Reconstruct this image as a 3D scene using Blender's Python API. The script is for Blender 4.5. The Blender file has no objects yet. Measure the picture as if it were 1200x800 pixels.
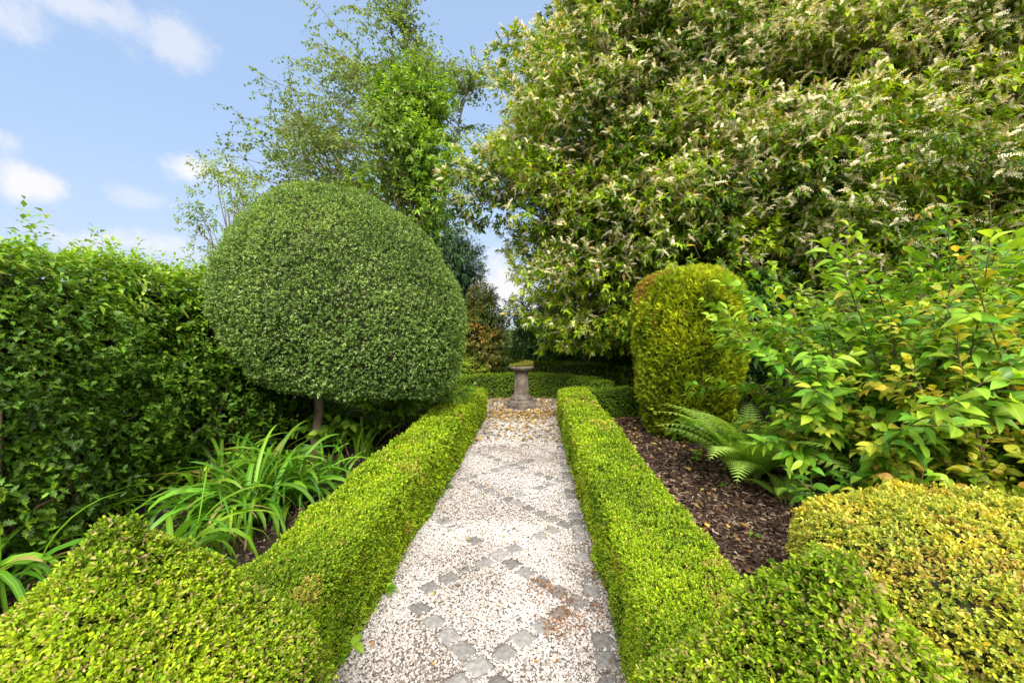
import bpy, math
import numpy as np
from mathutils import Matrix, Vector

rng = np.random.default_rng(11)
SC = bpy.context.scene
COL = SC.collection
R = math.radians
F32 = np.float32

# ------------------------------------------------------------------ camera
FPX, HORIZ, YAW, CAMH = 510.0, 386.0, R(3.14), 1.4
PITCH = math.atan((400 - HORIZ) / FPX)
cam_d = bpy.data.cameras.new("camera")
cam_d.sensor_width = 36.0
cam_d.lens = 36.0 * FPX / 1200.0
cam_d.clip_start, cam_d.clip_end = 0.02, 6000.0
cam = bpy.data.objects.new("camera", cam_d)
cam.location = (0, 0, CAMH)
cam.rotation_euler = (R(90) - PITCH, 0, YAW)
COL.objects.link(cam)
SC.camera = cam
MROT = cam.rotation_euler.to_matrix()


def ray(px, py):
    v = MROT @ Vector(((px - 600) / FPX, (400 - py) / FPX, -1.0))
    return v


def at(px, py, Y):
    v = ray(px, py)
    t = Y / v.y
    return np.array((v.x * t, Y, CAMH + v.z * t))


def ground(px, py, z=0.0):
    v = ray(px, py)
    t = (z - CAMH) / v.z
    return np.array((v.x * t, v.y * t, z))


# ------------------------------------------------------------------ numeric helpers
def hash3(ix, iy, iz, s):
    n = (ix * 374761393 + iy * 668265263 + iz * 2147483647 + s * 1274126177) & 0x7FFFFFFF
    n = ((n ^ (n >> 13)) * 1103515245 + 12345) & 0x7FFFFFFF
    n = ((n ^ (n >> 15)) * 2246822519) & 0x7FFFFFFF
    return (n & 0xFFFF) / 65535.0


def vnoise(P, freq, seed=0):
    Q = np.asarray(P, dtype=np.float64) * freq + 1000.0
    I = np.floor(Q).astype(np.int64)
    f = Q - I
    f = f * f * (3 - 2 * f)
    out = np.zeros(len(Q))
    for dx in (0, 1):
        wx = f[:, 0] if dx else 1 - f[:, 0]
        for dy in (0, 1):
            wy = f[:, 1] if dy else 1 - f[:, 1]
            for dz in (0, 1):
                wz = f[:, 2] if dz else 1 - f[:, 2]
                out += wx * wy * wz * hash3(I[:, 0] + dx, I[:, 1] + dy, I[:, 2] + dz, seed)
    return out


def fbm(P, freq, seed=0, octv=3):
    a, s, t = 1.0, 0.0, 0.0
    for k in range(octv):
        s = s + a * vnoise(P, freq * 2 ** k, seed + 17 * k)
        t += a
        a *= 0.5
    return s / t


def nrm(v):
    return v / np.maximum(np.linalg.norm(v, axis=-1, keepdims=True), 1e-9)


def rdir(n):
    return nrm(rng.normal(size=(n, 3)))


def perp(D, hint):
    """component of hint perpendicular to D, normalised"""
    h = hint - (hint * D).sum(1, keepdims=True) * D
    return nrm(h + 1e-6)


# ------------------------------------------------------------------ leaf templates: (y along, x across, z up)
def tmpl(name):
    if name == "dia":
        V = [(0, 0, 0), (.45, .5, .09), (1, 0, -.06), (.45, -.5, .09)]
        F = [(0, 1, 2), (0, 2, 3)]
        A = [(0, 0), (.45, 1), (1, .3), (.45, 1)]
    elif name == "mid":
        V = [(0, 0, 0), (.42, .5, .07), (1, 0, -.10), (.42, -.5, .07), (.5, 0, -.03), ]
        F = [(0, 1, 4), (1, 2, 4), (2, 3, 4), (3, 0, 4)]
        A = [(0, .3), (.42, 1), (1, .6), (.42, 1), (.5, 0)]
    elif name == "box":      # blunt little spoon-shaped leaf
        V = [(0, 0, 0), (.35, .42, .06), (.78, .40, .05), (1, 0, -.05), (.78, -.40, .05), (.35, -.42, .06), (.55, 0, -.04)]
        F = [(0, 1, 6), (1, 2, 6), (2, 3, 6), (3, 4, 6), (4, 5, 6), (5, 0, 6)]
        A = [(0, .3), (.35, 1), (.78, 1), (1, .8), (.78, 1), (.35, 1), (.55, 0)]
    elif name == "ovl":      # pointed oval leaf with a midrib fold and a curved length
        ys = [0, .12, .3, .5, .7, .87, 1]
        ws = [0, .24, .44, .5, .41, .2, 0]
        V, A, F = [], [], []
        for y, w in zip(ys, ws):
            z = -.16 * (y - .2) ** 2
            V += [(y, -w, z + .16 * w), (y, 0, z), (y, w, z + .16 * w)]
            A += [(y, 1), (y, 0), (y, 1)]
        for k in range(6):
            a, b = 3 * k, 3 * k + 3
            for q in (0, 1):
                F += [(a + q, a + q + 1, b + q + 1), (a + q, b + q + 1, b + q)]
    elif name == "holly":
        V = [(.5, 0, -.04)]
        A = [(.5, 0)]
        out = [(0, 0), (.14, .3), (.2, .13), (.36, .5), (.46, .22), (.66, .46), (.72, .17), (1, 0)]
        ring = out + [(y, -x) for y, x in out[-2:0:-1]]
        for i, (y, x) in enumerate(ring):
            V.append((y, x, .14 if abs(x) > .25 else -.02))
            A.append((y, 1))
        n = len(ring)
        F = [(0, 1 + i, 1 + (i + 1) % n) for i in range(n)]
    elif name == "needle":
        V = [(0, -.5, 0), (0, .5, 0), (1, 0, -.05)]
        F = [(0, 1, 2)]
        A = [(0, 1), (0, 1), (1, 1)]
    return np.array(V, F32), np.array(F, np.int32), np.array(A, F32)


TM = {k: tmpl(k) for k in ("dia", "mid", "box", "ovl", "holly", "needle")}


def leaves(kind, P, D, U, L, W, tone, rnd=None, droop=None):
    """leaf blades: P foot, D direction of the blade, U side the blade faces, L length, W width"""
    V, F, A = TM[kind]
    n = len(P)
    if rnd is None:
        rnd = rng.random(n)
    L = np.broadcast_to(np.asarray(L, float), (n,))
    W = np.broadcast_to(np.asarray(W, float), (n,))
    tone = np.broadcast_to(np.asarray(tone, float), (n,))
    D = nrm(D)
    Nn = perp(D, U)
    S = np.cross(D, Nn)
    v = (P[:, None, :] + D[:, None, :] * (V[None, :, 0:1] * L[:, None, None])
         + S[:, None, :] * (V[None, :, 1:2] * W[:, None, None])
         + Nn[:, None, :] * (V[None, :, 2:3] * L[:, None, None]))
    if droop is not None:
        d = np.broadcast_to(np.asarray(droop, float), (n,))
        v[:, :, 2] -= d[:, None] * L[:, None] * V[None, :, 0] ** 2
    k = len(V)
    f = F[None] + (np.arange(n, dtype=np.int32) * k)[:, None, None]
    a = np.empty((n, k, 4), F32)
    a[:, :, 0] = rnd[:, None]
    a[:, :, 1] = A[None, :, 0]
    a[:, :, 2] = A[None, :, 1]
    a[:, :, 3] = tone[:, None]
    return v.reshape(-1, 3).astype(F32), f.reshape(-1, 3), a.reshape(-1, 4)


def plain(V, F, a=(.5, .5, .5, .5)):
    V = np.asarray(V, F32)
    return V, np.asarray(F, np.int32), np.tile(np.array(a, F32), (len(V), 1))


def join(parts):
    vs, fs, As, o = [], [], [], 0
    for v, f, a in parts:
        vs.append(v); fs.append(f + o); As.append(a)
        o += len(v)
    return np.concatenate(vs), np.concatenate(fs), np.concatenate(As)


def mesh_obj(name, parts, mat, parent=None, flat=False):
    """one mesh object out of triangle pieces"""
    v, f, a = join(parts) if isinstance(parts, list) else parts
    if parent is not None:
        v = v - np.array(parent.location, F32)
    me = bpy.data.meshes.new(name)
    me.vertices.add(len(v))
    me.vertices.foreach_set("co", np.ascontiguousarray(v, F32).ravel())
    me.loops.add(len(f) * 3)
    me.loops.foreach_set("vertex_index", np.ascontiguousarray(f, np.int32).ravel())
    me.polygons.add(len(f))
    me.polygons.foreach_set("loop_start", np.arange(0, len(f) * 3, 3, dtype=np.int32))
    at_ = me.attributes.new("leaf", "FLOAT_COLOR", "POINT")
    at_.data.foreach_set("color", np.ascontiguousarray(a, F32).ravel())
    me.update(calc_edges=True)
    if flat:
        me.polygons.foreach_set("use_smooth", np.zeros(len(f), bool))
    me.materials.append(mat)
    o = bpy.data.objects.new(name, me)
    COL.objects.link(o)
    if parent is not None:
        o.parent = parent
    return o


def tag(o, label, cat, group=None, kind=None):
    o["label"] = label
    if cat:
        o["category"] = cat
    if group:
        o["group"] = group
    if kind:
        o["kind"] = kind
    return o


def thing(name, loc, label, cat, group=None):
    o = bpy.data.objects.new(name, None)
    o.empty_display_size = 0.2
    o.location = tuple(float(c) for c in loc)
    COL.objects.link(o)
    return tag(o, label, cat, group)


def tube(pts, rad, sides=6, a=(.5, .5, .5, .5)):
    pts = np.asarray(pts, float)
    rad = np.broadcast_to(np.asarray(rad, float), (len(pts),))
    T = nrm(np.gradient(pts, axis=0))
    ref = np.array((0, 0, 1.0)) if abs(T[0, 2]) < .9 else np.array((1.0, 0, 0))
    A = nrm(np.cross(T, ref)); B = np.cross(T, A)
    th = np.linspace(0, 2 * np.pi, sides, endpoint=False)
    ring = A[:, None] * np.cos(th)[None, :, None] + B[:, None] * np.sin(th)[None, :, None]
    V = (pts[:, None] + ring * rad[:, None, None]).reshape(-1, 3)
    F = []
    n = len(pts)
    for i in range(n - 1):
        for j in range(sides):
            p, q = i * sides + j, i * sides + (j + 1) % sides
            F += [(p, q, q + sides), (p, q + sides, p + sides)]
    V = np.vstack([V, pts[-1:]])
    F += [((n - 1) * sides + j, (n - 1) * sides + (j + 1) % sides, n * sides) for j in range(sides)]
    return plain(V, F, a)


# ------------------------------------------------------------------ surfaces to clip foliage to
def grid_faces(nu, nv, wrap=False):
    I = np.arange(nu * nv).reshape(nu, nv)
    if wrap:
        I = np.concatenate([I, I[:1]], 0)
    a, b, c, d = I[:-1, :-1].ravel(), I[1:, :-1].ravel(), I[1:, 1:].ravel(), I[:-1, 1:].ravel()
    return np.concatenate([np.stack([a, b, c], 1), np.stack([a, c, d], 1)])


def vnormals(V, F):
    fn = np.cross(V[F[:, 1]] - V[F[:, 0]], V[F[:, 2]] - V[F[:, 0]])
    N = np.zeros_like(V)
    for k in range(3):
        np.add.at(N, F[:, k], fn)
    return nrm(N)


def hedge_surface(path, w, h, r=.05, step=.06, z0=0.0, caps=(True, True)):
    """clipped strip of hedge along a line of (x, y) points; returns V, F (outward) with rounded shoulders"""
    path = np.asarray(path, float)
    seg = np.r_[0, np.cumsum(np.linalg.norm(np.diff(path, axis=0), axis=1))]
    n = max(3, int(seg[-1] / step))
    s = np.linspace(0, seg[-1], n)
    C = np.stack([np.interp(s, seg, path[:, 0]), np.interp(s, seg, path[:, 1])], 1)
    T = nrm(np.gradient(C, axis=0))
    side = np.stack([T[:, 1], -T[:, 0]], 1)
    prof = []
    nz = max(4, int((h - r) / step))
    for z in np.linspace(0, h - r, nz):
        prof.append((-w / 2, z))
    for a in np.linspace(0, np.pi / 2, 4)[1:]:
        prof.append((-w / 2 + r - r * math.cos(a), h - r + r * math.sin(a)))
    nt = max(3, int((w - 2 * r) / step))
    for x in np.linspace(-w / 2 + r, w / 2 - r, nt)[1:-1]:
        prof.append((x, h))
    for a in np.linspace(np.pi / 2, 0, 4):
        prof.append((w / 2 - r + r * math.cos(a), h - r + r * math.sin(a)))
    for z in np.linspace(h - r, 0, nz)[1:]:
        prof.append((w / 2, z))
    prof = np.array(prof)
    m = len(prof)
    V = np.empty((n, m, 3))
    V[:, :, :2] = C[:, None, :] + side[:, None, :] * prof[None, :, 0:1]
    V[:, :, 2] = prof[None, :, 1] + z0
    F = grid_faces(n, m)
    Vl, Fl = [V.reshape(-1, 3)], [F]
    off = n * m
    for end, on in ((0, caps[0]), (n - 1, caps[1])):
        if not on:
            continue
        xs = np.linspace(-w / 2 + .01, w / 2 - .01, 7)
        zs = np.linspace(0, h - .01, 9)
        X, Z = np.meshgrid(xs, zs, indexing="ij")
        Q = np.empty((7, 9, 3))
        Q[:, :, :2] = C[end] + side[end] * X[:, :, None]
        Q[:, :, 2] = Z + z0
        f = grid_faces(7, 9)
        if end == 0:
            pass
        else:
            f = f[:, ::-1]
        Vl.append(Q.reshape(-1, 3)); Fl.append(f + off)
        off += 63
    V = np.concatenate(Vl); F = np.concatenate(Fl)
    # outward orientation
    fn = np.cross(V[F[:, 1]] - V[F[:, 0]], V[F[:, 2]] - V[F[:, 0]])
    cen = V[F].mean(1)
    # compare with direction from the nearest centreline point at mid height
    k = np.argmin(((cen[:, None, :2] - C[None]) ** 2).sum(2), axis=1)
    out = cen - np.concatenate([C[k], np.full((len(k), 1), z0 + h * .5)], 1)
    out[:, 2] *= (cen[:, 2] > z0 + h - r * .8)
    endm = np.zeros(len(F), bool)
    ne = len(grid_faces(n, m))
    endm[ne:] = True
    if endm.any():
        tt = np.where((k[endm] < n / 2)[:, None], -T[0], T[-1])
        out[endm, :2] = tt
        out[endm, 2] = 0
    flip = (fn * out).sum(1) < 0
    F[flip] = F[flip][:, ::-1]
    return V, F


def lathe_surface(center, prof, nth=96, sq=2.0, rot=0.0, sx=1.0, sy=1.0, lean=(0, 0)):
    """prof = [(radius, z)] from bottom to top; sq > 2 makes the plan squarer"""
    prof = np.array(prof, float)
    seg = np.r_[0, np.cumsum(np.linalg.norm(np.diff(prof, axis=0), axis=1))]
    n = max(8, int(seg[-1] / max(.03, seg[-1] / 60)))
    s = np.linspace(0, seg[-1], n)
    r = np.interp(s, seg, prof[:, 0]); z = np.interp(s, seg, prof[:, 1])
    th = np.linspace(0, 2 * np.pi, nth, endpoint=False)
    k = (np.abs(np.cos(th)) ** sq + np.abs(np.sin(th)) ** sq) ** (-1 / sq)
    x, y = np.cos(th) * k * sx, np.sin(th) * k * sy
    cr, sr = math.cos(rot), math.sin(rot)
    x, y = x * cr - y * sr, x * sr + y * cr
    V = np.empty((nth, n, 3))
    V[:, :, 0] = center[0] + x[:, None] * r + lean[0] * z
    V[:, :, 1] = center[1] + y[:, None] * r + lean[1] * z
    V[:, :, 2] = z
    return V.reshape(-1, 3), grid_faces(nth, n, wrap=True)


def lump(V, F, amp, freq, seed, octv=3):
    N = vnormals(V, F)
    return V + N * ((fbm(V, freq, seed, octv) - .5) * 2 * amp)[:, None]


def sample(V, F, n, weight=None):
    t = V[F]
    ar = np.linalg.norm(np.cross(t[:, 1] - t[:, 0], t[:, 2] - t[:, 0]), axis=1) * .5
    w = ar if weight is None else ar * weight(t.mean(1))
    p = w / w.sum()
    i = rng.choice(len(F), size=n, p=p)
    u, v = rng.random(n), rng.random(n)
    k = u + v > 1
    u[k], v[k] = 1 - u[k], 1 - v[k]
    P = t[i, 0] + (t[i, 1] - t[i, 0]) * u[:, None] + (t[i, 2] - t[i, 0]) * v[:, None]
    VN = vnormals(V, F)
    tn = VN[F[i]]
    N = tn[:, 0] * (1 - u - v)[:, None] + tn[:, 1] * u[:, None] + tn[:, 2] * v[:, None]
    return P, nrm(N)


def area(V, F):
    t = V[F]
    return np.linalg.norm(np.cross(t[:, 1] - t[:, 0], t[:, 2] - t[:, 0]), axis=1).sum() * .5


def shoots(kind, P, D, k, stem, L, ratio, a0=75, a1=35, droop=.25, tone=.5, tj=.15, upbias=.35, flat=0.0, t0=.15):
    """k leaves up each of len(P) shoots; leaf angle runs from a0 at the foot to a1 at the tip"""
    m = len(P)
    D = nrm(D)
    stem = np.broadcast_to(np.asarray(stem, float), (m,))
    L = np.broadcast_to(np.asarray(L, float), (m,))
    tone = np.broadcast_to(np.asarray(tone, float), (m,))
    hint = rdir(m)
    if flat:
        hint = nrm(np.cross(D, np.tile((0, 0, 1.0), (m, 1))) + .12 * rdir(m))
    A = perp(D, hint); B = np.cross(D, A)
    ph0 = rng.random(m) * 6.28 if not flat else np.zeros(m)
    out = []
    for i in range(k):
        t = t0 + (1 - t0) * (i + .5) / k
        if flat:
            ph = ph0 + (i % 2) * math.pi + rng.normal(0, .45, m)
        else:
            ph = ph0 + i * 2.4 + rng.normal(0, .3, m)
        Rr = A * np.cos(ph)[:, None] + B * np.sin(ph)[:, None]
        an = np.radians(a0 + (a1 - a0) * t + rng.normal(0, 10, m))
        d = D * np.cos(an)[:, None] + Rr * np.sin(an)[:, None]
        d = nrm(d + rng.normal(0, .12, (m, 3)))
        p = P + D * (stem * t)[:, None]
        U = D * .6 + np.array((0, 0, upbias + .3)) + rdir(m) * .3
        sz = L * rng.uniform(.7, 1.15, m) * (1.0 - .25 * max(0, t - .8) / .2)
        tn = np.clip(tone + (t - .6) * .5 + rng.normal(0, tj, m), 0, 1)
        out.append(leaves(kind, p, d, U, sz, sz * ratio * rng.uniform(.85, 1.15, m), tn, droop=droop * rng.uniform(.4, 1.6, m)))
    return out


def clip_leaves(kind, V, F, n, L, ratio, depth, lod=None, seed=0, up=.35, out=.85, jit=.55, patch=3.0, fresh=.55, weight=None, k=5, sl=1.5):
    """small shoots of a clipped plant: n leaves over the surface, k to a shoot, jittered inwards by depth"""
    m = n // k
    P, N = sample(V, F, m, weight)
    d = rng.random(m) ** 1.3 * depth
    nz = fbm(P, 7.0, seed + 5, 3)
    P = P - N * (d + .3 * depth)[:, None] + N * ((nz - .5) * .09 * min(1, depth / .05))[:, None]
    D = nrm(N * out + rdir(m) * jit + np.array((0, 0, up)))
    size = L * rng.uniform(.75, 1.2, m)
    if lod is not None:
        size = size * lod(P)
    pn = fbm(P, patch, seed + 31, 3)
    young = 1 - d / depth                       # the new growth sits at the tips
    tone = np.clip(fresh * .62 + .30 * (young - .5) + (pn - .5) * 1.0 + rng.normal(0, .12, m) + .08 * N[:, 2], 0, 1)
    v, f, a = join(shoots(kind, P, D, k, size * sl, size, ratio, a0=72, a1=28, droop=.1, tone=tone, tj=.10, upbias=.2, t0=.25))
    nv = len(TM[kind][0])                       # scorched patches: neighbouring shoots browned together
    p0 = v[::nv].astype(float)
    burnt = (fbm(p0, 6.0, seed + 61, 3) > .71) & (rng.random(len(p0)) < .5)
    a[np.repeat(burnt, nv), 0] = .985 + .014 * rng.random(int(burnt.sum()) * nv).astype(F32) * 0
    return v, f, a


def shrink(V, F, d):
    return V - vnormals(V, F) * d


def blob(center, rad, n, inner=.35):
    """points in the outer part of an ellipsoid with outward directions"""
    d = rdir(n)
    r = (1 - inner * rng.random(n) ** 1.4)
    P = np.asarray(center) + d * np.asarray(rad) * r[:, None]
    return P, nrm(d / np.asarray(rad)), r


# ------------------------------------------------------------------ materials
def mat_base(name):
    m = bpy.data.materials.new(name)
    m.use_nodes = True
    nt = m.node_tree
    b = nt.nodes["Principled BSDF"]
    return m, nt, b, nt.nodes["Material Output"]


def nd(nt, t, **kw):
    n = nt.nodes.new(t)
    for k, v in kw.items():
        setattr(n, k, v)
    return n


def ramp(nt, fac, stops, interp="LINEAR"):
    r = nd(nt, "ShaderNodeValToRGB")
    r.color_ramp.interpolation = interp
    e = r.color_ramp.elements
    while len(e) > 1:
        e.remove(e[-1])
    e[0].position = stops[0][0]; e[0].color = (*stops[0][1], 1)
    for p, c in stops[1:]:
        x = e.new(p); x.color = (*c, 1)
    nt.links.new(fac, r.inputs[0])
    return r.outputs[0]


def mixc(nt, fac, a, b, mode="MIX"):
    m = nd(nt, "ShaderNodeMix", data_type="RGBA", blend_type=mode)
    for sock, val in ((m.inputs[0], fac), (m.inputs[6], a), (m.inputs[7], b)):
        if isinstance(val, bpy.types.NodeSocket):
            nt.links.new(val, sock)
        else:
            sock.default_value = val if not isinstance(val, tuple) else (*val, 1)
    return m.outputs[2]


def mth(nt, op, a, b=None, c=None):
    m = nd(nt, "ShaderNodeMath", operation=op)
    for i, val in enumerate((a, b, c)):
        if val is None:
            continue
        if isinstance(val, bpy.types.NodeSocket):
            nt.links.new(val, m.inputs[i])
        else:
            m.inputs[i].default_value = val
    return m.outputs[0]


def leaf_mat(name, deep, mid, fresh, odd=None, odd_amt=0.0, rough=.42, spec=.45, trans=.3, vein=.25, edge=None, bright=1.0, tip=0.0):
    m, nt, b, out = mat_base(name)
    at_ = nd(nt, "ShaderNodeAttribute", attribute_name="leaf")
    sp = nd(nt, "ShaderNodeSeparateColor")
    nt.links.new(at_.outputs["Color"], sp.inputs[0])
    rnd, along, across, tone = sp.outputs[0], sp.outputs[1], sp.outputs[2], at_.outputs["Alpha"]
    c = ramp(nt, tone, [(0.0, deep), (.5, mid), (1.0, fresh)])
    if odd is not None and odd_amt > 0:
        g = mth(nt, "GREATER_THAN", rnd, 1.0 - odd_amt)
        c = mixc(nt, mth(nt, "MULTIPLY", g, .85), c, odd)
    if edge is not None:
        e = mth(nt, "MULTIPLY", mth(nt, "GREATER_THAN", across, .72), .7)
        c = mixc(nt, e, c, edge)
    if tip:
        ft = mth(nt, "FRACT", mth(nt, "MULTIPLY", rnd, 5.77))
        tm = mth(nt, "MULTIPLY", mth(nt, "GREATER_THAN", mth(nt, "ADD", along, mth(nt, "MULTIPLY", ft, .3)), 1.28 - tip), .85)
        c = mixc(nt, tm, c, (.30, .19, .07))
    if vein:
        v = mth(nt, "MULTIPLY", mth(nt, "LESS_THAN", across, .13), vein)
        c = mixc(nt, v, c, tuple(min(1, x * 1.7 + .03) for x in fresh))
    fr = mth(nt, "FRACT", mth(nt, "MULTIPLY", rnd, 13.7))
    hsv = nd(nt, "ShaderNodeHueSaturation")
    nt.links.new(c, hsv.inputs["Color"])
    nt.links.new(mth(nt, "MULTIPLY_ADD", fr, .03, .485), hsv.inputs["Hue"])
    fr2 = mth(nt, "FRACT", mth(nt, "MULTIPLY", rnd, 7.31))
    nt.links.new(mth(nt, "MULTIPLY_ADD", fr2, .6 * bright, .7 * bright), hsv.inputs["Value"])
    col = hsv.outputs[0]
    nt.links.new(col, b.inputs["Base Color"])
    b.inputs["Roughness"].default_value = rough
    b.inputs["Specular IOR Level"].default_value = spec
    tr = nd(nt, "ShaderNodeBsdfTranslucent")
    nt.links.new(mixc(nt, 1.0, col, (1.25, 1.15, .55), "MULTIPLY"), tr.inputs[0])
    mx = nd(nt, "ShaderNodeMixShader")
    mx.inputs[0].default_value = trans
    nt.links.new(b.outputs[0], mx.inputs[1]); nt.links.new(tr.outputs[0], mx.inputs[2])
    nt.links.new(mx.outputs[0], out.inputs[0])
    return m


def noise_mat(name, stops, scale=8, rough=.9, bump=.0, detail=6, bscale=None, stretch=(1, 1, 1), spec=.2, dist=.02):
    m, nt, b, out = mat_base(name)
    tc = nd(nt, "ShaderNodeTexCoord")
    mp = nd(nt, "ShaderNodeMapping")
    mp.inputs["Scale"].default_value = stretch
    nt.links.new(tc.outputs["Object"], mp.inputs[0])
    n = nd(nt, "ShaderNodeTexNoise")
    n.inputs["Scale"].default_value = scale
    n.inputs["Detail"].default_value = detail
    n.inputs["Roughness"].default_value = .65
    nt.links.new(mp.outputs[0], n.inputs["Vector"])
    c = ramp(nt, n.outputs[0], stops)
    nt.links.new(c, b.inputs["Base Color"])
    b.inputs["Roughness"].default_value = rough
    b.inputs["Specular IOR Level"].default_value = spec
    if bump:
        n2 = nd(nt, "ShaderNodeTexNoise")
        n2.inputs["Scale"].default_value = bscale or scale * 4
        n2.inputs["Detail"].default_value = 8
        nt.links.new(mp.outputs[0], n2.inputs["Vector"])
        bp = nd(nt, "ShaderNodeBump")
        bp.inputs["Strength"].default_value = bump
        bp.inputs["Distance"].default_value = dist
        nt.links.new(n2.outputs[0], bp.inputs["Height"])
        nt.links.new(bp.outputs[0], b.inputs["Normal"])
    return m


def attr_mat(name, stops, rough=.8, spec=.2, jitter=.3, noise=None):
    """colour by the piece's own random number"""
    m, nt, b, out = mat_base(name)
    at_ = nd(nt, "ShaderNodeAttribute", attribute_name="leaf")
    sp = nd(nt, "ShaderNodeSeparateColor")
    nt.links.new(at_.outputs["Color"], sp.inputs[0])
    c = ramp(nt, sp.outputs[0], stops)
    fr = mth(nt, "FRACT", mth(nt, "MULTIPLY", sp.outputs[0], 17.3))
    hsv = nd(nt, "ShaderNodeHueSaturation")
    nt.links.new(c, hsv.inputs["Color"])
    nt.links.new(mth(nt, "MULTIPLY_ADD", fr, 2 * jitter, 1 - jitter), hsv.inputs["Value"])
    col = hsv.outputs[0]
    if noise:
        tc = nd(nt, "ShaderNodeTexCoord")
        n = nd(nt, "ShaderNodeTexNoise")
        n.inputs["Scale"].default_value = noise
        n.inputs["Detail"].default_value = 6
        nt.links.new(tc.outputs["Object"], n.inputs["Vector"])
        col = mixc(nt, .8, col, ramp(nt, n.outputs[0], [(.3, (.62, .6, .56)), (.65, (1.15, 1.13, 1.1))]), "MULTIPLY")
        bp = nd(nt, "ShaderNodeBump")
        bp.inputs["Strength"].default_value = .5
        bp.inputs["Distance"].default_value = .006
        nt.links.new(n.outputs[0], bp.inputs["Height"])
        nt.links.new(bp.outputs[0], b.inputs["Normal"])
    nt.links.new(col, b.inputs["Base Color"])
    b.inputs["Roughness"].default_value = rough
    b.inputs["Specular IOR Level"].default_value = spec
    return m


M = {}
M["box"] = leaf_mat("box_leaf", (.07, .135, .006), (.21, .35, .008), (.46, .60, .015), odd=(.58, .42, .10), odd_amt=.07, trans=.35, spec=.25, rough=.5)
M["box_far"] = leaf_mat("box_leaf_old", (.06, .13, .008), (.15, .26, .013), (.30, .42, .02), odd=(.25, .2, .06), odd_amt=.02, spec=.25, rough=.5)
M["box_pyr"] = leaf_mat("box_leaf_tip", (.07, .135, .007), (.21, .34, .010), (.46, .58, .02), odd=(.54, .38, .16), odd_amt=.13, trans=.35, spec=.25, rough=.5)
M["box_gold"] = leaf_mat("box_leaf_gold", (.09, .25, .02), (.33, .44, .02), (.78, .62, .04), odd=(.70, .42, .10), odd_amt=.08, trans=.3, edge=(.70, .58, .10))
M["ball"] = leaf_mat("clipped_ball_leaf", (.05, .12, .014), (.17, .29, .045), (.37, .49, .10), odd=(.36, .43, .16), odd_amt=.12, rough=.4, spec=.4, trans=.3)
M["thuja"] = leaf_mat("golden_conifer_spray", (.10, .165, .008), (.31, .40, .010), (.54, .60, .02), odd=(.42, .20, .04), odd_amt=.04, rough=.6, spec=.25, trans=.3, vein=0)
M["hedge"] = leaf_mat("hedge_leaf", (.05, .125, .010), (.15, .30, .018), (.34, .52, .03), odd=(.42, .44, .07), odd_amt=.07, trans=.38)
M["holly"] = leaf_mat("holly_leaf", (.035, .08, .005), (.09, .19, .010), (.23, .38, .018), rough=.4, spec=.3, trans=.22)
M["laurel"] = leaf_mat("laurel_leaf", (.038, .090, .005), (.135, .25, .009), (.40, .54, .018), odd=(.62, .42, .03), odd_amt=.045, rough=.42, spec=.35, trans=.35)
M["cherry_laurel"] = leaf_mat("cherry_laurel_leaf", (.014, .048, .008), (.045, .125, .018), (.085, .19, .02), rough=.45, spec=.25, trans=.2)
M["birch_leaf"] = leaf_mat("birch_leaf", (.08, .13, .018), (.17, .25, .035), (.30, .40, .06), trans=.4, rough=.5)
M["ash_leaf"] = leaf_mat("bright_tree_leaf", (.07, .15, .012), (.16, .30, .02), (.30, .48, .035), trans=.45)
M["conifer"] = leaf_mat("dark_conifer_spray", (.015, .045, .012), (.035, .09, .02), (.08, .17, .03), rough=.6, trans=.15, vein=0)
M["acer"] = leaf_mat("red_tip_leaf", (.08, .15, .02), (.22, .22, .03), (.60, .25, .06), trans=.38)
M["lime"] = leaf_mat("lime_leaf", (.10, .19, .012), (.25, .37, .02), (.43, .52, .035), odd=(.5, .42, .05), odd_amt=.08, trans=.4)
M["greenshrub"] = leaf_mat("green_shrub_leaf", (.035, .12, .010), (.12, .30, .018), (.38, .56, .035), rough=.42, spec=.4, trans=.38, vein=.2, odd=(.6, .5, .05), odd_amt=.03)
M["goldshrub"] = leaf_mat("gold_shrub_leaf", (.10, .24, .018), (.34, .46, .03), (.74, .60, .06), odd=(.70, .40, .06), odd_amt=.10, rough=.42, spec=.4, trans=.38, vein=.2)
M["paleshrub"] = leaf_mat("pale_shrub_leaf", (.07, .16, .025), (.21, .34, .05), (.42, .50, .12), rough=.45, trans=.38)
M["strap"] = leaf_mat("strap_leaf", (.04, .12, .008), (.12, .30, .015), (.29, .48, .03), rough=.42, spec=.35, trans=.4, vein=.3, odd=(.5, .36, .12), odd_amt=.04, tip=.16)
M["fern"] = leaf_mat("fern_leaf", (.15, .32, .03), (.28, .50, .06), (.44, .64, .12), rough=.5, trans=.42, vein=0)
M["broad"] = leaf_mat("broad_leaf", (.05, .14, .012), (.15, .31, .02), (.33, .48, .04), trans=.35)
M["weed"] = leaf_mat("weed_leaf", (.06, .16, .012), (.16, .32, .02), (.30, .48, .035), trans=.38)
M["blossom"] = leaf_mat("cream_blossom", (.58, .49, .29), (.76, .68, .46), (.84, .79, .60), odd=(.52, .34, .14), odd_amt=.06, rough=.7, spec=.1, trans=.35, vein=0)
M["white"] = leaf_mat("white_petal", (.8, .8, .76), (.82, .82, .8), (.85, .85, .83), rough=.6, trans=.3, vein=0)
M["violet"] = leaf_mat("violet_petal", (.4, .25, .6), (.5, .32, .7), (.6, .42, .75), rough=.6, trans=.3, vein=0)
M["dead"] = leaf_mat("fallen_leaf", (.16, .07, .02), (.42, .24, .05), (.62, .46, .08), odd=(.10, .05, .025), odd_amt=.25, rough=.6, trans=.15)
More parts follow.
